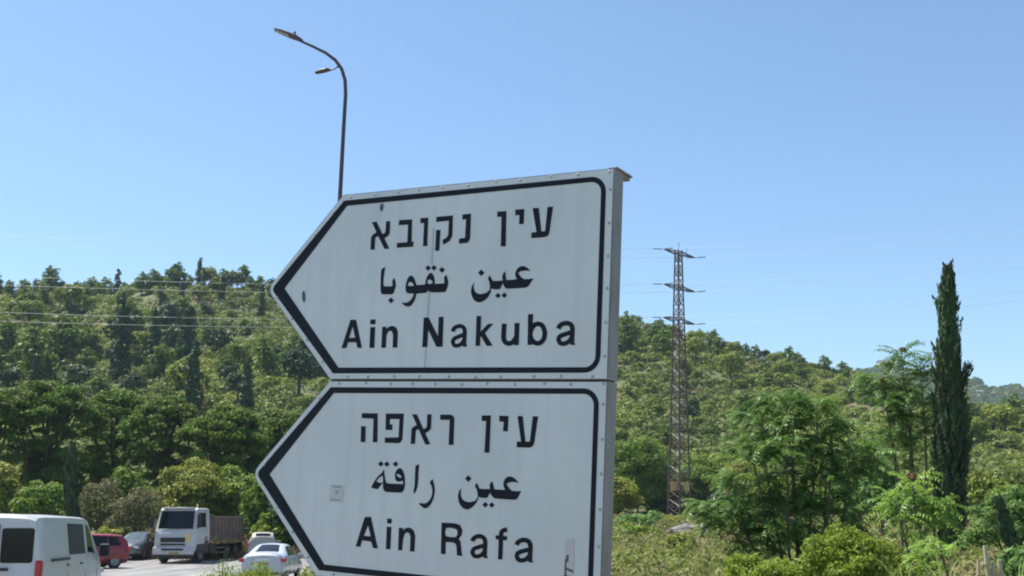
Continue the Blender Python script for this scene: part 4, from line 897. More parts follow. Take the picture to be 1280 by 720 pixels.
# ------------------------------------------------------------------ the two direction signs
SO = Vector((0.41649, 4.84742, 0.61132 + EYE))          # right end of the seam between the two boards
SU = Vector((0.87395984, -0.48208259, -0.06156762)); SV = Vector((0.04576647, -0.0444821, 0.99796131)); SN = SU.cross(SV)

def sign_empty(name, u, v):
    e = empty(name)
    c = SO + SU * u + SV * v
    e.matrix_world = Matrix(((SU.x, -SN.x, SV.x, c.x), (SU.y, -SN.y, SV.y, c.y), (SU.z, -SN.z, SV.z, c.z), (0, 0, 0, 1)))
    e['off'] = (u, v)
    return e

def flat_mesh(name, polys, holes, y, off, mat, parent):
    """union of flat outlines (panel coordinates) as one film at depth y"""
    vs = []; fs = []
    for p in list(polys) + list(holes):
        a = sum(p[i][0] * p[(i + 1) % len(p)][1] - p[(i + 1) % len(p)][0] * p[i][1] for i in range(len(p)))
        if a < 0: p = p[::-1]
        fs.append(list(range(len(vs), len(vs) + len(p)))); vs.extend([Vector(q) for q in p])
    nh = len(polys)
    v2, e2, f2, ov, oe, of = delaunay_2d_cdt(vs, [], fs, 0, 1e-6, True)
    keep = [f for f, ids in zip(f2, of) if ids and not any(i >= nh for i in ids)]
    me = bpy.data.meshes.new(name)
    me.from_pydata([(p.x - off[0], y, p.y - off[1]) for p in v2], [], [list(f) for f in keep]); me.update()
    return link(name, me, mat, parent)

def arc(cx, cy, r, a0, a1, n=8):
    return [(cx + r * math.cos(math.radians(a0 + (a1 - a0) * i / n)), cy + r * math.sin(math.radians(a0 + (a1 - a0) * i / n))) for i in range(n + 1)]

def rounded(p0, p, p1, r, n=6):
    """fillet of corner p between p0 and p1"""
    a = (Vector(p0) - Vector(p)).normalized(); b = (Vector(p1) - Vector(p)).normalized()
    A, B, C = Vector(p) + a * r, Vector(p) + b * r, Vector(p)
    return [tuple(A * (1 - t) ** 2 + C * 2 * t * (1 - t) + B * t * t) for t in [i / n for i in range(n + 1)]]

def board(e, top, up):
    """top: v of the board's upper edge, up: v of the lower one"""
    off = tuple(e['off']); mid = (top + up) / 2
    L = -1.518; T = -1.978
    outline = [(0, top), (L, top)] + rounded((L, top), (T, mid), (L, up), .055) + [(L, up), (0, up)]
    mb = MB()
    m = Matrix(((1, 0, 0, -off[0]), (0, 0, 1, 0), (0, 1, 0, -off[1]), (0, 0, 0, 1)))
    mb.prism(outline, m, .10)
    mb.build('casing', M['alu_side'], e)
    ins = .004
    face = [(-ins, top - ins), (L + .002, top - ins)] + rounded((L, top), (T + .006, mid), (L, up), .055) + [(L + .002, up + ins), (-ins, up + ins)]
    flat_mesh('face', [face], [], -.003, off, M['sign_white'], e)
    # rim: folded edge of lighter metal round the face
    bt, bb = top - .032, up + .030
    rr = -.037
    bo = [(-1.508, bt)] + rounded((-1.508, bt), (-1.945, mid), (-1.500, bb), .03) + [(-1.500, bb)] + arc(rr - .075, bb + .075, .075, -90, 0) + arc(rr - .075, bt - .075, .075, 0, 90)
    bi = [(-1.486, bt - .029)] + [(-1.857, mid)] + [(-1.468, bb + .029)] + arc(rr - .075, bb + .075, .051, -90, 0) + arc(rr - .075, bt - .075, .051, 0, 90)
    flat_mesh('border', [bo], [bi], -.0045, off, M['ink'], e)
    head = []
    def rivet(u, v, r=.0075):
        if not head:
            o = MB().lathe((0, 0, 0), (0, -1, 0), [(0, r), (.002, r * .95), (.004, r * .5)], 8).build('rivet', M['rivet'], e); head.append(o)
        else:
            o = head[0].copy(); COL.objects.link(o); o.parent = e
        o.location = (u - off[0] + random.uniform(-.018, .018) * (abs(v - top) < .02 or abs(v - up) < .02), -.003, v - off[1] + random.uniform(-.003, .003))
    for k in range(11): rivet(-1.46 + k * .142 + (.02 if up < 0 else 0), top - .014)
    for k in range(10): rivet(-1.42 + k * .150, up + .014)
    for k in range(6): rivet(-.016, up + .10 + k * .15)
    for k in range(4):
        t = (k + .6) / 4.2
        rivet(L + .012 + (T - L) * t, top - .02 + (mid - top) * t); rivet(L + .012 + (T - L) * t, up + .02 + (mid - up) * t)
    return off

def letters(e, key, name, y=-.0048):
    d = LETTERS[key]
    f = lambda pl: [(pl[i] / 1e4, pl[i + 1] / 1e4) for i in range(0, len(pl), 2)]
    polys = sorted([f(p) for p in d['p']], key=lambda p: min(q[0] for q in p)); words = []; right = -99
    for p in polys:                                        # a wide gap starts a new word
        if min(q[0] for q in p) - right > .085: words.append([])
        words[-1].append(p); right = max(right, max(q[0] for q in p))
    for wd in words:
        lo_, hi_ = min(q[0] for p in wd for q in p), max(q[0] for p in wd for q in p)
        flat_mesh(name, wd, [h for h in (f(p) for p in d['h']) if lo_ < h[0][0] < hi_], y, tuple(e['off']), M['ink'], e)

def signs():
    up = sign_empty('direction_sign', -.76, 0.003)
    tag(up, 'upper white arrow board reading Ain Nakuba in Hebrew, Arabic and Latin letters', 'road sign', 'white arrow boards')
    off = board(up, .953, .003)
    letters(up, 'up_heb', 'hebrew_lettering'); letters(up, 'up_ara', 'arabic_lettering'); letters(up, 'up_lat', 'latin_lettering')
    flat_mesh('smudge', [[(-1.7245 + .011 * math.cos(t) - .005 * math.sin(t), .430 + .031 * math.sin(t)) for t in np.linspace(0, 6.28, 14, endpoint=False)]], [], -.0046, off, M['stain'], up)
    flat_mesh('smudge', [[(-1.268 + .011 * math.cos(t), .868 + .020 * math.sin(t)) for t in np.linspace(0, 6.28, 14, endpoint=False)]], [], -.0052, off, M['stain'], up)
    j = paint('sheet_joint_grime', (0.42, 0.42, 0.44), .7)
    flat_mesh('sheet_joint', [[(-.956, .06), (-.951, .06), (-.951, .455), (-.956, .455)], [(-.951, .56), (-.946, .56), (-.946, .74), (-.951, .74)]], [], -.0040, off, j, up)
    cap = MB().box((-.014 - off[0], .10, .9585 - off[1]), (.044, .18, .010)); cap.box((-.016 - off[0], .14, .945 - off[1]), (.03, .08, .017))
    cap.build('end_cap', M['alu_side'], up, bevel=.003)
    seam = MB().box((-.76 - off[0], .05, -off[1] + .001), (1.50, .09, .003)); seam.build('dark_seam_gap', M['black'], up)  # black strip stands in for the dark open gap between the boards
    lo = sign_empty('direction_sign', -.76, -2.33)
    tag(lo, 'lower white arrow board reading Ain Rafa in Hebrew, Arabic and Latin letters', 'road sign', 'white arrow boards')
    off = board(lo, -.004, -.955)
    letters(lo, 'lo_heb', 'hebrew_lettering'); letters(lo, 'lo_ara', 'arabic_lettering'); letters(lo, 'lo_lat', 'latin_lettering')
    c = (-1.424, -.553)
    s = flat_mesh('sticker', [[(c[0] - .045, c[1] - .040), (c[0] + .040, c[1] - .042), (c[0] + .042, c[1] + .038), (c[0] - .043, c[1] + .040)]], [], -.0046, off, M['sticker'], lo)
    flat_mesh('sticker_mark', [[(c[0] - .028, c[1] + .026), (c[0] + .026, c[1] + .025), (c[0] + .026, c[1] + .036), (c[0] - .028, c[1] + .036)],
              [(c[0] - .01, c[1] - .004), (c[0] + .012, c[1] - .004), (c[0] + .008, c[1] + .014), (c[0] - .006, c[1] + .012)],
              [(c[0] - .036, c[1] - .036), (c[0] + .030, c[1] - .037), (c[0] + .030, c[1] - .029), (c[0] - .036, c[1] - .027)]], [], -.0052, off, paint('sticker_ink', (.42, .42, .43), .8), s)
    c = (-.152, -.77)
    s = flat_mesh('sticker', [[(c[0] - .026, c[1] - .10), (c[0] + .024, c[1] - .10), (c[0] + .020, c[1] + .085), (c[0] - .022, c[1] + .080)]], [], -.0046, off, M['sticker_pink'], lo)
    flat_mesh('sticker_mark', [[(c[0] - .016, c[1] - .012), (c[0] - .004, c[1] - .012), (c[0] - .002, c[1] + .016), (c[0] - .014, c[1] + .018)],
              [(c[0] - .020, c[1] - .034), (c[0] + .022, c[1] - .046), (c[0] + .022, c[1] - .056), (c[0] - .018, c[1] - .044)],
              [(c[0] - .022, c[1] - .066), (c[0] + .012, c[1] - .072), (c[0] + .012, c[1] - .080), (c[0] - .022, c[1] - .074)], [(c[0] - .020, c[1] - .078), (c[0] - .012, c[1] - .078), (c[0] - .012, c[1] + .0), (c[0] - .020, c[1] + .0)]], [], -.0052, off, M['stain'], s)
    for u in (-.38, -1.14):                                # posts behind both boards
        p = MB().tube([(u - off[0], .145, -.25), (u - off[0], .145, 2.33 + .90)], [.045, .045], 14)
        for v in (.75, .25, -.2, -.7): p.box((u - off[0], .128, v - off[1]), (.16, .05, .05))
        p.build('post', M['alu_side'], lo, smooth=True)
signs()

# ------------------------------------------------------------------ street lamp
def street_lamp():
    Y = 25.0
    b = at(407, 760, Y); g = float(land(b.x, Y)); b.z = g
    e = empty('street_lamp', b); tag(e, 'grey curved street lamp post rising behind the upper sign into the sky', 'street lamp')
    L = lambda px, py: at(px, py, Y) - b
    pts = [Vector((0, 0, -.1)), L(416, 520), L(425, 245), L(429.5, 160), L(432, 118), L(431.3, 100), L(427, 86), L(419, 75), L(407, 66), L(392, 58.5), L(374, 50.5)]
    MB().tube(pts, [.085, .068, .050, .046, .044, .043, .041, .039, .036, .033, .028], 12).build('pole', M['lamp_steel'], e, smooth=True)
    def head(name, a, c, wid, th, lens):
        d = (c - a); n = d.length; d.normalize(); y = Vector((0, 1, 0)); z = d.cross(y).normalized()
        if z.z < 0: z = -z
        m = Matrix(((d.x, y.x, z.x, a.x), (d.y, y.y, z.y, a.y), (d.z, y.z, z.z, a.z), (0, 0, 0, 1)))
        mb = MB()
        prof = [(0, .22, .5), (.12, .5, .75), (.3, .9, 1.0), (.6, 1.0, .8), (.85, .92, .55), (1.0, .6, .35)]
        ring = []
        for s, wf, tf in prof:
            w = wid / 2 * wf; t = th * tf
            ring.append([m @ Vector((s * n, yy, zz)) for yy, zz in ((-w, 0), (-w, t * .5), (-w * .6, t), (w * .6, t), (w, t * .5), (w, 0))])
        k = 6
        for i in range(len(ring) - 1): mb.add(ring[i] + ring[i + 1], [(j, (j + 1) % k, k + (j + 1) % k, k + j) for j in range(k)])
        mb.add(ring[0], [tuple(range(k))]); mb.add(ring[-1], [tuple(range(k))])
        h = mb.build(name, M['lamp_steel'], e, smooth=True)
        if lens:
            lb = MB()
            for s0, s1 in ((.50, .66), (.68, .80), (.82, .93)):
                lb.add([m @ Vector((s * n, yy, -.004)) for s, yy in ((s0, -wid * .36), (s1, -wid * .36), (s1, wid * .36), (s0, wid * .36))], [(0, 1, 2, 3)])
            lb.build('lens', M['lamp_lens'], h)
            MB().lathe(m @ Vector((n * .36, 0, th)), z, [(0, .03), (.06, .03), (.09, .012)], 8).build('photocell', M['lamp_steel'], h)
        return h
    head('lamp_head', L(378, 52), L(343, 37.5), .27, .085, True)
    MB().tube([L(424, 82), L(418, 86), L(411, 88.5)], [.022, .018, .018], 8).build('bracket', M['lamp_steel'], e, smooth=True)
    head('small_lamp_head', L(413, 88), L(394, 91.5), .17, .07, False)
street_lamp()

# ------------------------------------------------------------------ pylon and cables
def pylon():
    Y = 126.0
    c = at(849.5, 645, Y); g = float(land(c.x, Y)); c.z = g
    H = at(848.5, 313, Y).z - g
    e = empty('transmission_tower', c); tag(e, 'slim lattice steel electricity pylon with three pairs of cross arms', 'pylon')
    R = math.radians(38)
    lx = at(848, 313, Y).x - c.x
    hw = lambda z: (1.25 - .86 * min(max(z, 0) / H, 1) ** .9) * .72
    def corner(k, z):
        a = R + math.pi / 2 * k + math.pi / 4
        return Vector((math.cos(a) * hw(z) * 1.414 + lx * z / H, math.sin(a) * hw(z) * 1.414, z))
    for k in range(4):
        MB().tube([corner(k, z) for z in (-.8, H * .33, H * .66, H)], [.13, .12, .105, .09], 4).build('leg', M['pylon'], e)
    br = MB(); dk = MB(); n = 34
    zs = [H * (1 - (1 - i / n) ** 1.04) for i in range(n + 1)]
    for i in range(n):
        for k in range(4):
            a, b = ((k + 1) % 4, k) if k in (1, 2) else (k, (k + 1) % 4)
            p, q = corner(a, zs[i]), corner(b, zs[i + 1])
            (br if i % 2 else dk).bar(p, q, .05)  # every other row gets the paler tone that imitates sunlit braces
            if i % 2 == 0: dk.bar(corner(k, zs[i + 1]), corner((k + 1) % 4, zs[i + 1]), .04)
            dk.bar(corner(b, zs[i]), corner(a, zs[i + 1]), .035)
    br.build('bracing_lattice', M['pylon_brace_glint'], e); dk.build('lattice', M['pylon'], e)
    # plates against climbing and warning plates
    for px, w in ((842.5, .9), (857.5, .75)):
        p = at(px, 608, Y - 1.0) - c
        MB().box(p, (w, .04, 1.0), .5 if px < 850 else -.6).build('warning_plate', M['orange'], e, bevel=.01)
    bar = MB()
    for k in range(4):
        p, q = corner(k, zs[3]), corner((k + 1) % 4, zs[3]); o = (p + q) / 2; o.z = 0; o.normalize()
        bar.bar(p + o * .25 - (q - p) * .15, q + o * .25 + (q - p) * .15, .03)
    bar.build('climbing_guard', M['pylon'], e)
    tips = []
    for ly, lpx, rpx, ry in ((314, 829, 870, 321), (357.5, 829, 870, 364), (399, 828, 870, 404.5)):
        zc = at(848.5, (ly + ry) / 2, Y).z - g
        for px, py, dY in ((lpx, ly, -1.9), (rpx, ry, 1.9)):
            t = at(px, py, Y + dY) - c; t.z = zc + (.12 if dY < 0 else .0)
            m0 = Vector((lx * zc / H, 0, 0)); d = Vector((t.x - m0.x, t.y, 0)).normalized(); s = Vector((-d.y, d.x, 0))
            r = hw(zc)
            mb = MB()
            t2 = t - d * .2
            for sg in (-1, 1):
                lo_, hi_ = m0 + s * sg * r * .8 + d * r * .5 + Vector((0, 0, zc - .1)), m0 + s * sg * r * .6 + d * r * .5 + Vector((0, 0, zc + .36))
                mb.bar(lo_, t2, .055); mb.bar(hi_, t2, .045)
                for q in (.35, .65): mb.bar(lo_.lerp(t2, q), hi_.lerp(t2, q - .18), .025)
            arm = mb.build('cross_arm', M['pylon'], e)
            tips.append((t + c, arm))
    MB().bar((lx, 0, H - .1), (lx + .1, 0, H + 1.0), .035).bar((lx + .9, .2, H - .6), (lx + 1.0, .2, H + .35), .03).build('top_spike', M['pylon'], e)
    # cables
    ends_l = [(286, 0), (297, 0), (338, 0), (350, 0), (384, 0), (396, 0)]
    names = ['uppermost', 'second highest', 'third highest', 'fourth highest', 'second lowest', 'lowest']
    for i, (t, arm) in enumerate(tips):
        far = at(-150, ends_l[i][0], 113)
        for side in (0, 1):
            B = far if side == 0 else at(1500, (248, 262, 291, 303, 333, 345)[i], 100 + 4 * (i % 2))
            dd = (B - t); L = dd.length; dd.normalize()
            ins = MB(); p0 = t - c
            for k in range(9): ins.lathe(p0 + dd * (.15 + k * .11), dd, [(0, .03), (.02, .085), (.05, .085), (.07, .03)], 8)
            ins.bar(p0, p0 + dd * 1.25, .02)
            ins.build('insulator', M['insul'], arm)
            A = t + dd * 1.25; pts = []
            for s in np.linspace(0, 1, 25):
                q = A.lerp(B, s); q.z -= (.75 if side == 0 else .9) * 4 * s * (1 - s); pts.append(q)
            o = MB().tube([q - A for q in pts], .016 if side == 0 else .011, 5).build('power_cable', M['cable'], smooth=True)
            o.location = A
            tag(o, '%s cable running from the pylon to the %s edge of the photo' % (names[i], 'left' if side == 0 else 'right'), 'power cable', 'power cables on the pylon')
pylon()

# ------------------------------------------------------------------ vehicles
class Body:
    """body lofted through stations (x, wb, zb, wm, zm, wbelt, zbelt, wr, zr); x forward"""
    def __init__(s, st): s.st = sorted(st)
    def ring(s, r):
        x, wb, zb, wm, zm, wl, zl, wr, zr = r
        return [(x, 0, zb), (x, wb * .9, zb), (x, wb, zb + .05), (x, wm, zb + (zm - zb) * .55), (x, wm, zm), (x, wl, zl), (x, wr, zr), (x, wr * .86, zr + .035), (x, wr * .45, zr + .06), (x, 0, zr + .07)]
    def mesh(s, mb):
        rs = [s.ring(r) for r in s.st]
        full = [r + [(p[0], -p[1], p[2]) for p in r[-2:0:-1]] for r in rs]
        k = len(full[0])
        vs = [p for r in full for p in r]
        fs = [(i * k + j, i * k + (j + 1) % k, (i + 1) * k + (j + 1) % k, (i + 1) * k + j) for i in range(len(full) - 1) for j in range(k)]
        fs += [tuple(range(k))[::-1], tuple((len(full) - 1) * k + j for j in range(k))]
        return mb.add(vs, fs)
    def val(s, x):
        xs = [r[0] for r in s.st]
        return [float(np.interp(x, xs, [r[i] for r in s.st])) for i in range(9)]
    def side(s, x, t, sg, off=.006):
        """point on the glasshouse side, t = 0 at the belt, 1 at the roof edge"""
        v = s.val(x); return Vector((x, sg * (v[5] + (v[7] - v[5]) * t + off), v[6] + (v[8] - v[6]) * t))
    def window(s, mb, xa, xb, t0, t1, sg, xa1=None, xb1=None, n=6):
        xa1 = xa if xa1 is None else xa1; xb1 = xb if xb1 is None else xb1
        lo = [s.side(xa + (xb - xa) * i / n, t0, sg) for i in range(n + 1)]; hi = [s.side(xa1 + (xb1 - xa1) * i / n, t1, sg) for i in range(n + 1)]
        return mb.add(lo + hi, [(i, i + 1, n + 2 + i, n + 1 + i) for i in range(n)])
    def screen(s, mb, x0, x1, a=.06, b=.93, w=.90):
        """windscreen or rear window between the stations x0 (low) and x1 (roof)"""
        rows = []
        for t in (a, (a + b) / 2, b):
            v0, v1 = s.val(x0), s.val(x1); x = x0 + (x1 - x0) * t
            v = s.val(x); wv = v[7] * w
            rows.append([(x, wv * y, v[8] + .035 * (1 - abs(y) ** 3) * 1.7 + .012) for y in (-1, -.6, -.2, .2, .6, 1)])
        up = Vector((x0 - x1, 0, 0)).normalized() * .012
        vs = [Vector(p) + up for r in rows for p in r]; n = 6
        return mb.add(vs, [(i * n + j, i * n + j + 1, (i + 1) * n + j + 1, (i + 1) * n + j) for i in range(2) for j in range(5)])

def wheel(parent, x, y, r, w, sg, rim=True):
    o = MB().lathe((x, y, r), (0, sg, 0), [(-w, r * .9), (-w * .9, r), (-.02, r), (0, r * .93), (.004, r * .66)], 22).build('wheel', M['tyre'], parent, smooth=True)
    if rim:
        mb = MB().lathe((x, y + sg * .004, r), (0, sg, 0), [(0, r * .64), (.006, r * .60), (.004, r * .2), (.02, r * .16), (.02, .001)], 18)
        mb.build('rim', M['rim'], o, smooth=True)
    return o

def arch(mb, x, y, r, R, sg):
    """dark wheel arch lip a hand's breadth wide"""
    n = 14; vs = []
    for i in range(n + 1):
        a = math.pi * i / n
        vs += [(x + R * math.cos(a), y, r + R * math.sin(a)), (x + R * .80 * math.cos(a), y - sg * .02, r + R * .80 * math.sin(a))]
    return mb.add(vs, [(2 * i, 2 * i + 1, 2 * i + 3, 2 * i + 2) for i in range(n)])

SEDAN = [(-2.30, .62, .38, .74, .60, .72, .86, .62, .97), (-2.20, .76, .26, .86, .62, .82, .94, .70, 1.06), (-1.85, .80, .22, .89, .64, .85, .96, .73, 1.08), (-1.55, .80, .2, .89, .64, .86, .97, .74, 1.09),
         (-1.15, .8, .2, .89, .64, .86, .97, .66, 1.25), (-.72, .8, .2, .89, .64, .86, .96, .58, 1.39), (-.2, .8, .2, .89, .64, .86, .95, .59, 1.42), (.35, .8, .2, .89, .63, .86, .94, .58, 1.39),
         (.75, .8, .2, .89, .62, .85, .93, .66, 1.20), (1.12, .8, .2, .89, .61, .84, .91, .74, 1.00), (1.6, .8, .2, .89, .58, .82, .82, .70, .90), (2.05, .77, .22, .85, .54, .76, .72, .62, .80), (2.28, .62, .3, .70, .48, .62, .60, .50, .66)]
HATCH = [(-2.05, .66, .38, .78, .62, .76, .92, .60, 1.06), (-1.98, .76, .26, .86, .64, .82, .96, .60, 1.24), (-1.72, .8, .22, .88, .66, .85, .98, .60, 1.46), (-1.2, .8, .2, .88, .66, .86, .97, .62, 1.50), (-.3, .8, .2, .88, .65, .86, .96, .61, 1.52),
         (.3, .8, .2, .88, .64, .86, .95, .60, 1.48), (.8, .8, .2, .88, .63, .85, .94, .66, 1.26), (1.2, .8, .2, .88, .62, .83, .92, .73, 1.03), (1.6, .78, .2, .87, .58, .80, .84, .68, .92), (1.95, .74, .24, .82, .52, .72, .72, .6, .78), (2.1, .6, .32, .68, .48, .6, .6, .48, .66)]
VAN = [(-2.42, .84, .36, .93, .85, .94, 1.15, .80, 1.86), (-2.36, .88, .28, .96, .88, .96, 1.15, .83, 1.92), (-2.0, .88, .26, .97, .9, .96, 1.15, .84, 1.93), (-.5, .88, .26, .97, .9, .96, 1.15, .84, 1.93), (.8, .88, .26, .97, .9, .96, 1.15, .83, 1.91), (1.05, .88, .26, .97, .9, .96, 1.15, .82, 1.87),
       (1.75, .88, .26, .97, .88, .95, 1.12, .82, 1.27), (1.95, .87, .26, .96, .85, .93, 1.02, .80, 1.10), (2.25, .82, .28, .90, .72, .84, .88, .70, .94), (2.42, .66, .34, .76, .62, .7, .76, .58, .80)]

def place(e, x, y, heading):
    """heading in degrees from +Y towards +X"""
    e.location = (x, y, float(land(x, y)) + .022); e.rotation_euler = (0, 0, math.radians(90 - heading))

def car(name, label, st, mat, cat='car', windows=(), screens=(), wheels=(-1.35, 1.38), r=.32, tail=True, group=None):
    e = empty(name); tag(e, label, cat, group); B = Body(st)
    body = B.mesh(MB()).build('body', mat, e, smooth=True)
    gl = MB()
    for (xa, xb, t0, t1, xa1, xb1) in windows:
        for sg in (-1, 1):
            w = MB(); B.window(w, xa, xb, t0, t1, sg, xa1, xb1); w.build('side_window', M['glass'], e, smooth=True)
    for nm, x0, x1, m in screens:
        w = MB(); B.screen(w, x0, x1); w.build(nm, m, e, smooth=True)
    ar = MB()
    for x in wheels:
        for sg in (-1, 1):
            v = B.val(x); wheel(e, x, sg * (v[3] - .02), r, .2, sg); arch(ar, x, sg * (v[3] + .004), r, r * 1.22, sg)
    ar.build('wheel_arches', M['black'], body)
    x0, x1 = B.st[0], B.st[-1]
    for sg in (-1, 1):
        v = B.val(x0[0] + .12)
        tl = MB().box((x0[0] + .09, sg * (v[5] - .10), v[6] - .10), (.16, .48, .15)).build('tail_light', M['red_lamp'], e, bevel=.03)
        v = B.val(x1[0] - .16)
        MB().box((x1[0] - .13, sg * (v[5] - .07), v[6] - .05), (.22, .32, .12)).build('headlight', M['clear_lamp'], e, bevel=.03)
        v = B.val(1.0 if st is not VAN else 1.6)
        m_ = MB().box(((.86 if st is not VAN else 1.62), sg * (v[5] + .13), v[6] + (.06 if st is not VAN else .14)), (.12, .2, .14 if st is not VAN else .26)).build('wing_mirror', mat if st is not VAN else M['black'], e, bevel=.03)
        for hx in (.25, -.72):
            v = B.val(hx); MB().box((hx, sg * (v[3] + .008), v[4] + .14), (.16, .02, .025)).build('door_handle', M['chrome'] if st is not VAN else M['black'], body)
    dl = MB()                                             # shut lines of the doors
    for hx in ((-.02, .93, -1.02) if st is not VAN else (.62, -.72, 1.55)):
        v = B.val(hx)
        for sg in (-1, 1): dl.box((hx, sg * (v[3] - .002), .58), (.012, .012, .62))
    dl.build('door_gaps', M['black'], body)
    pz = .70 if st is SEDAN else .62
    MB().box((x0[0] - .012 + (0.0 if st is not SEDAN else .02), 0, pz), (.02, .5, .11)).build('number_plate', M['plate'], e)
    MB().box((x1[0] + .005, 0, .42), (.03, .5, .11)).build('number_plate', M['plate'], e)
    MB().box((x1[0] - .02, 0, .54), (.06, .8, .09)).build('grille', M['black'], e, bevel=.02)
    MB().box((x0[0] + .06, 0, .33), (.1, 1.3, .1)).build('bumper', M['black'], e, bevel=.03)
    return e, B

def vehicles():
    SW = [(-1.28, -.16, .10, .90, -.86, -.14), (-.07, .92, .10, .90, -.08, .42)]
    HW = [(-1.62, -1.05, .12, .88, -1.50, -1.0), (-.97, -.12, .10, .90, -.95, -.12), (-.03, 1.0, .10, .90, -.04, .42)]
    e, B = car('sedan_car', 'white sedan seen from behind beside the lower sign', SEDAN, M['sedan'], windows=SW, screens=[('rear_window', -1.55, -.72, M['glass']), ('windscreen', 1.12, .35, M['glass'])])
    MB().box((-2.29, 0, .86), (.03, .62, .05)).build('chrome_strip', M['chrome'], e, bevel=.01)
    place(e, -10.12, 48.9, -.5)
    e, B = car('hatchback_car', 'red hatchback standing between the white van and the grey car', HATCH, M['red_car'], windows=HW, screens=[('rear_window', -2.02, -1.72, M['glass']), ('windscreen', 1.2, .3, M['glass'])])
    e.scale = (1.1, 1.1, 1.13); c = at(100, 700, 60); place(e, c.x, 60, 180 + 50)
    e, B = car('sedan_car', 'dark grey car with glaring bonnet left of the white truck', SEDAN, M['silver_car'], windows=SW, screens=[('rear_window', -1.55, -.72, M['glass']), ('windscreen', 1.12, .35, M['glass_light'])])
    e.scale = (1.05, 1.05, 1.1); c = at(173, 700, 71.5); place(e, c.x, 71.5, 180 + 3)
    e, B = car('hatchback_car', 'pale car mostly hidden behind the white sedan, only its roof showing', HATCH, M['beige_car'], windows=HW, screens=[('rear_window', -2.02, -1.72, M['glass']), ('windscreen', 1.2, .3, M['glass'])])
    c = at(328, 690, 71); place(e, c.x, 71, -12)
    # the van
    e, B = car('panel_van', 'white panel van at the lower left corner seen from behind', VAN, M['white_car'], cat='van',
               windows=[(-.60, .58, .10, .86, -.60, .58), (.78, 1.66, .12, .86, .78, 1.22)], screens=[('windscreen', 1.75, 1.05, M['glass'])], wheels=(-1.45, 1.55), r=.33)
    for ch in list(e.children):                            # the van has its own upright tail lights and no plate on the bumper
        if ch.name.split('.')[0] in ('tail_light', 'number_plate') and min(v.co.x for v in ch.data.vertices) < 0: bpy.data.objects.remove(ch)
    for ch in list(e.children):                            # the pane behind the doors is filmed over
        if ch.name.startswith('side_window') and max(v.co.x for v in ch.data.vertices) < .7: ch.data.materials[0] = M['black']
    X = -2.425
    def rear_pane(y0, y1, z0, z1, nm, mat, off=.0, r=.05):
        f = lambda y, z: Vector((X - .008 - off + (z - .36) * .004, y, z))
        out = rounded((y0, z1), (y0, z0), (y1, z0), r, 3) + rounded((y0, z0), (y1, z0), (y1, z1), r, 3) + rounded((y1, z0), (y1, z1), (y0, z1), r, 3) + rounded((y1, z1), (y0, z1), (y0, z0), r, 3)
        vs = [f(*p) for p in out]; vs += [v + Vector((.012, 0, 0)) for v in vs]; n = len(out)
        return MB().add(vs, [tuple(range(n))] + [(i, (i + 1) % n, n + (i + 1) % n, n + i) for i in range(n)]).build(nm, mat, e)
    rear_pane(-.80, -.24, 1.13, 1.74, 'rear_window', M['glass'])
    rear_pane(-.14, .80, 1.13, 1.74, 'rear_window', M['glass'])
    MB().box((X - .012, -.19, 1.05), (.03, .02, 1.5)).build('rear_door_gap', M['black'], e)
    MB().box((X - .03, -.30, 1.02), (.05, .2, .05)).build('rear_handle', M['black'], e, bevel=.01)
    MB().prism([(-.14, 1.12), (-.24, 1.12), (-.16, 1.27)], Matrix(((0, 0, 1, X - .014), (1, 0, 0, 0), (0, 1, 0, 0), (0, 0, 0, 1))), .01).build('red_badge', M['red_lamp'], e)
    for sg in (-1, 1):
        MB().box((X + .06, sg * .905, .88), (.16, .12, .60)).build('tail_light', M['red_lamp'], e, bevel=.035)
    MB().box((-1.25, -.982, 1.16), (1.15, .03, .045)).build('door_rail', M['black'], e)
    MB().box((X - .02, 0, .42), (.10, 1.72, .20)).build('bumper', M['black'], e, bevel=.03)
    MB().box((X - .02, .1, .78), (.02, .5, .11)).build('number_plate', M['plate'], e)
    rear = Vector((-8.44, 20.6, 0)); hd = math.radians(-6.2); f_ = Vector((math.sin(hd), math.cos(hd), 0)); l_ = Vector((-math.cos(hd), math.sin(hd), 0))
    cc = rear + f_ * 2.42 + l_ * .93
    place(e, cc.x, cc.y, -6.2)
    # the truck
    t = empty('dump_truck', (0, 0, 0)); tag(t, 'white tipper truck with worn brown bed facing the camera on the road', 'truck')
    CB = [(-1.0, 1.18, .95, 1.24, 1.6, 1.22, 1.95, 1.12, 3.02), (-.9, 1.2, .85, 1.25, 1.6, 1.23, 1.95, 1.14, 3.06), (.55, 1.2, .80, 1.25, 1.6, 1.23, 1.90, 1.13, 3.08), (.72, 1.2, .72, 1.25, 1.5, 1.23, 1.86, 1.10, 2.98), (.98, 1.2, .55, 1.24, 1.45, 1.22, 1.82, 1.16, 1.88), (1.10, 1.18, .45, 1.2, 1.3, 1.16, 1.62, 1.10, 1.66), (1.14, 1.08, .50, 1.12, 1.2, 1.06, 1.45, 1.0, 1.5)]
    B = Body(CB)
    cab = B.mesh(MB()).build('cab', M['truck_white'], t, smooth=True)
    w = MB(); rows = []
    for s, yw in ((0, 1.06), (.5, 1.04), (1, 1.0)):
        rows.append([(.995 - .26 * s + .035 * (1 - abs(y) ** 3) + .03, y * yw, 1.93 + 1.0 * s) for y in (-1, -.6, -.2, .2, .6, 1)])
    w.add([p for r in rows for p in r], [(i * 6 + j, i * 6 + j + 1, (i + 1) * 6 + j + 1, (i + 1) * 6 + j) for i in range(2) for j in range(5)]).build('windscreen', M['glass'], t, smooth=True)
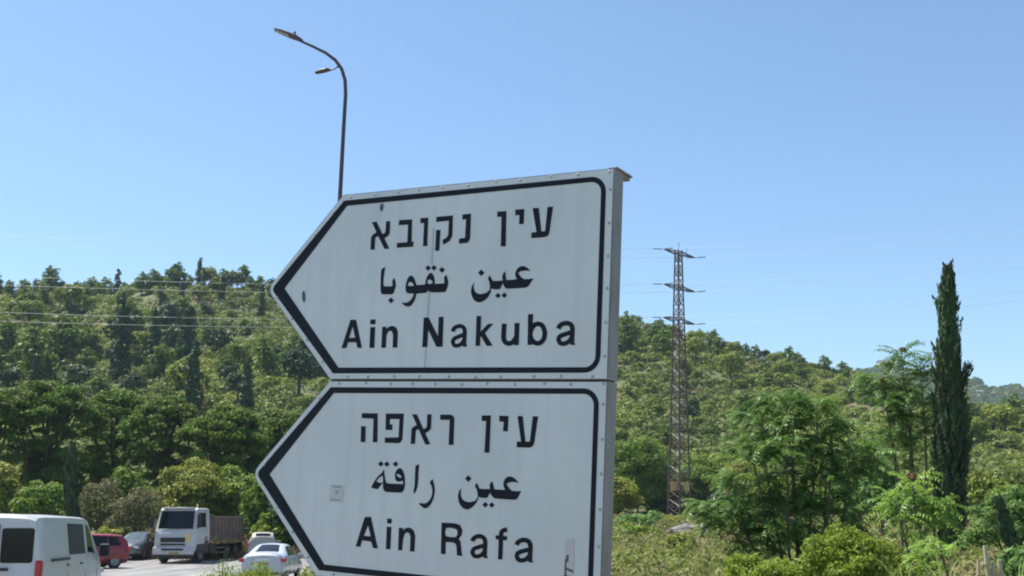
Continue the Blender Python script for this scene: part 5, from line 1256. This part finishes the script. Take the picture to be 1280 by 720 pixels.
    for sg in (-1, 1):
        w = MB(); B.window(w, -.45, .80, .08, .80, sg, -.45, .62); w.build('side_window', M['glass'], t, smooth=True)
        MB().box((1.02, sg * 1.44, 2.35), (.16, .22, .72)).bar((.85, sg * 1.15, 2.75), (1.02, sg * 1.44, 2.68), .02).build('mirror', M['black'], t, bevel=.03)
        MB().box((1.235, sg * .98, .74), (.06, .40, .22)).build('headlight', M['clear_lamp'], t, bevel=.04)
        MB().box((-.1, sg * 1.23, .78), (1.7, .06, .55)).box((-.55, sg * 1.22, 1.15), (.5, .06, .7)).build('step_panel', M['chassis'], t, bevel=.02)
    MB().box((1.175, -.05, 1.30), (.04, 1.5, .26)).build('grille', M['black'], t, bevel=.01)
    MB().box((1.165, -.05, 1.04), (.04, 1.5, .10)).build('lower_grille', M['black'], t, bevel=.01)
    MB().prism([(.62, 1.18), (1.02, 1.18), (1.0, 1.72), (.80, 1.74)], Matrix(((0, 0, 1, 1.150), (1, 0, 0, 0), (0, 1, 0, 0), (0, 0, 0, 1))), .03).build('corner_panel', M['yellow'], t)  # flat yellow shape on the front corner of the cab
    bp = MB().box((1.14, 0, .68), (.24, 2.46, .44)).build('bumper', M['truck_white'], t, bevel=.06)
    MB().box((1.15, 0, .44), (.20, 2.40, .16)).build('lower_bumper', M['chassis'], t, bevel=.04)
    MB().box((1.275, 0, .76), (.02, 1.3, .11)).build('bumper_slot', M['black'], bp)
    MB().box((1.275, .1, .54), (.02, .56, .13)).build('number_plate', M['plate'], t)
    MB().box((.5, 0, .36), (1.1, 2.1, .2)).box((-3.2, .45, .82), (6.4, .12, .3)).box((-3.2, -.45, .82), (6.4, .12, .3)).box((-1.6, 1.0, .75), (1.0, .5, .5)).box((-1.7, -1.0, .75), (1.2, .5, .5)).build('chassis', M['chassis'], t, bevel=.02)
    MB().box((.72, 0, 3.10), (.4, 1.9, .07)).build('sun_visor', M['truck_white'], t, bevel=.02)
    MB().bar((.2, .9, 3.1), (.2, .9, 3.35), .05, 8).bar((.2, -.9, 3.1), (.2, -.9, 3.25), .05, 8).build('beacon', M['yellow'], t)
    for sg in (-1, 1):
        for x in (.05, -3.9, -5.2): wheel(t, x, sg * 1.2, .5, .32 if x > 0 else .6, sg)
        MB().box((-4.55, sg * 1.13, 1.06), (2.7, .3, .05)).box((-5.95, sg * 1.1, .75), (.04, .4, .6)).build('mudguard', M['chassis'], t)
        MB().box((-6.1, sg * .95, .95), (.08, .34, .14)).build('tail_light', M['red_lamp'], t)
        MB().box((-2.5, sg * 1.18, .8), (2.0, .05, .10)).box((-2.5, sg * 1.18, .52), (2.0, .05, .10)).build('side_guard', M['rust_steel'], t)
    bed = MB()
    for sg in (-1, 1):
        bed.box((-3.85, sg * 1.20, 1.95), (4.7, .06, 1.25))
        for k in range(9): bed.box((-1.65 - k * .55, sg * 1.25, 1.93), (.10, .07, 1.22))
        bed.box((-3.85, sg * 1.245, 2.60), (4.8, .13, .12)); bed.box((-3.85, sg * 1.245, 1.33), (4.8, .13, .14))
    bed.box((-1.50, 0, 2.0), (.06, 2.34, 1.5)).box((-6.2, 0, 1.95), (.06, 2.34, 1.3)).box((-3.85, 0, 1.30), (4.66, 2.3, .1))
    bed.build('tipper_bed', M['rust_steel'], t, bevel=.01)
    MB().box((-1.30, -.6, 2.0), (.3, .5, 1.3)).bar((-1.2, .9, 1.0), (-1.2, .9, 2.9), .07, 8).build('exhaust_stack', M['chassis'], t, bevel=.02)
    rc = at(216, 703, 66)
    a = math.radians(8.5); back = Vector((math.sin(a), math.cos(a), 0)); ctr = Vector((rc.x, 66, 0)) + back * 1.1
    place(t, ctr.x, ctr.y, 180 + 8.5)
    # concrete barrier at the road side, its rounded end showing left of the sign
    b0 = at(378, 700, 47)
    mb = MB(); prof = [(-.30, 0), (-.30, .08), (-.17, .30), (-.10, .80), (.10, .80), (.17, .30), (.30, .08), (.30, 0)]
    rings = []
    for s in np.linspace(0, 3.4, 18):
        k = min(1, .42 + .58 * math.sqrt(min(1, s / .8)))
        rings.append([(s, y * (.6 + .4 * k), z * k) for y, z in prof])
    n = len(prof)
    for i in range(len(rings) - 1): mb.add(rings[i] + rings[i + 1], [(j, (j + 1) % n, n + (j + 1) % n, n + j) for j in range(n)])
    mb.add(rings[0], [tuple(range(n))]); mb.add(rings[-1], [tuple(range(n))])
    o = mb.build('concrete_barrier', M['concrete'], smooth=True); o.location = (b0.x, 47, float(land(b0.x, 47)) - .02); o.rotation_euler = (0, 0, math.radians(-12))
    tag(o, 'pale concrete barrier end right of the white sedan, partly behind the lower sign', 'barrier')
vehicles()

# ------------------------------------------------------------------ far buildings
def house(name, label, px, py, w, d, h, wall, roof, rise, rz=0.0, cat='house'):
    best = min(FAR[:, :-1].reshape(-1, 3).tolist(), key=lambda q: (q[0] / q[1] * 1400 / 1.0 + 640 - px) ** 2 + 4 * (655 - (q[2] - EYE) / q[1] * 1400 - py) ** 2)
    e = empty(name, best, rz); tag(e, label, cat)
    wl = MB().box((0, 0, h / 2 - 1), (w, d, h + 2)).build('wall', wall, e)
    MB().prism([(-d / 2 - .4, 0), (d / 2 + .4, 0), (0, rise)], Matrix(((0, 0, 1, -w / 2 - .4), (1, 0, 0, 0), (0, 1, 0, h), (0, 0, 0, 1))), w + .8).build('roof', roof, e)
    for k in range(3):
        MB().box((-w / 3 + k * w / 3, -d / 2 - .03, h * .5), (w * .12, .1, h * .35)).build('window', M['glass'], wl)
    return e
house('farm_building', 'long low grey roofed building on the far ridge behind the thin ailanthus', 1115, 459, 22, 12, 3.2, M['stucco'], M['roof'], 3.0)
house('house', 'tiny pale house on the far hazy slope right of the cypress', 1221, 496, 6, 5, 2.6, M['stucco'], M['stucco'], .6)

# ------------------------------------------------------------------ the air
def haze():
    m = bpy.data.materials.new('haze'); m.use_nodes = True; t = m.node_tree
    t.nodes.remove(t.nodes['Principled BSDF'])
    v = t.nodes.new('ShaderNodeVolumePrincipled')
    v.inputs['Color'].default_value = (0.62, 0.80, 1.0, 1); v.inputs['Density'].default_value = HAZE; v.inputs['Anisotropy'].default_value = 0.0
    t.links.new(v.outputs[0], t.nodes['Material Output'].inputs['Volume'])
    o = MB().box((0, 700, 95), (9000, 2600, 240)).build('haze', m)
    tag(o, 'thin blue summer haze filling the valley', 'haze', kind='stuff')
HAZE = 0.00014
haze()
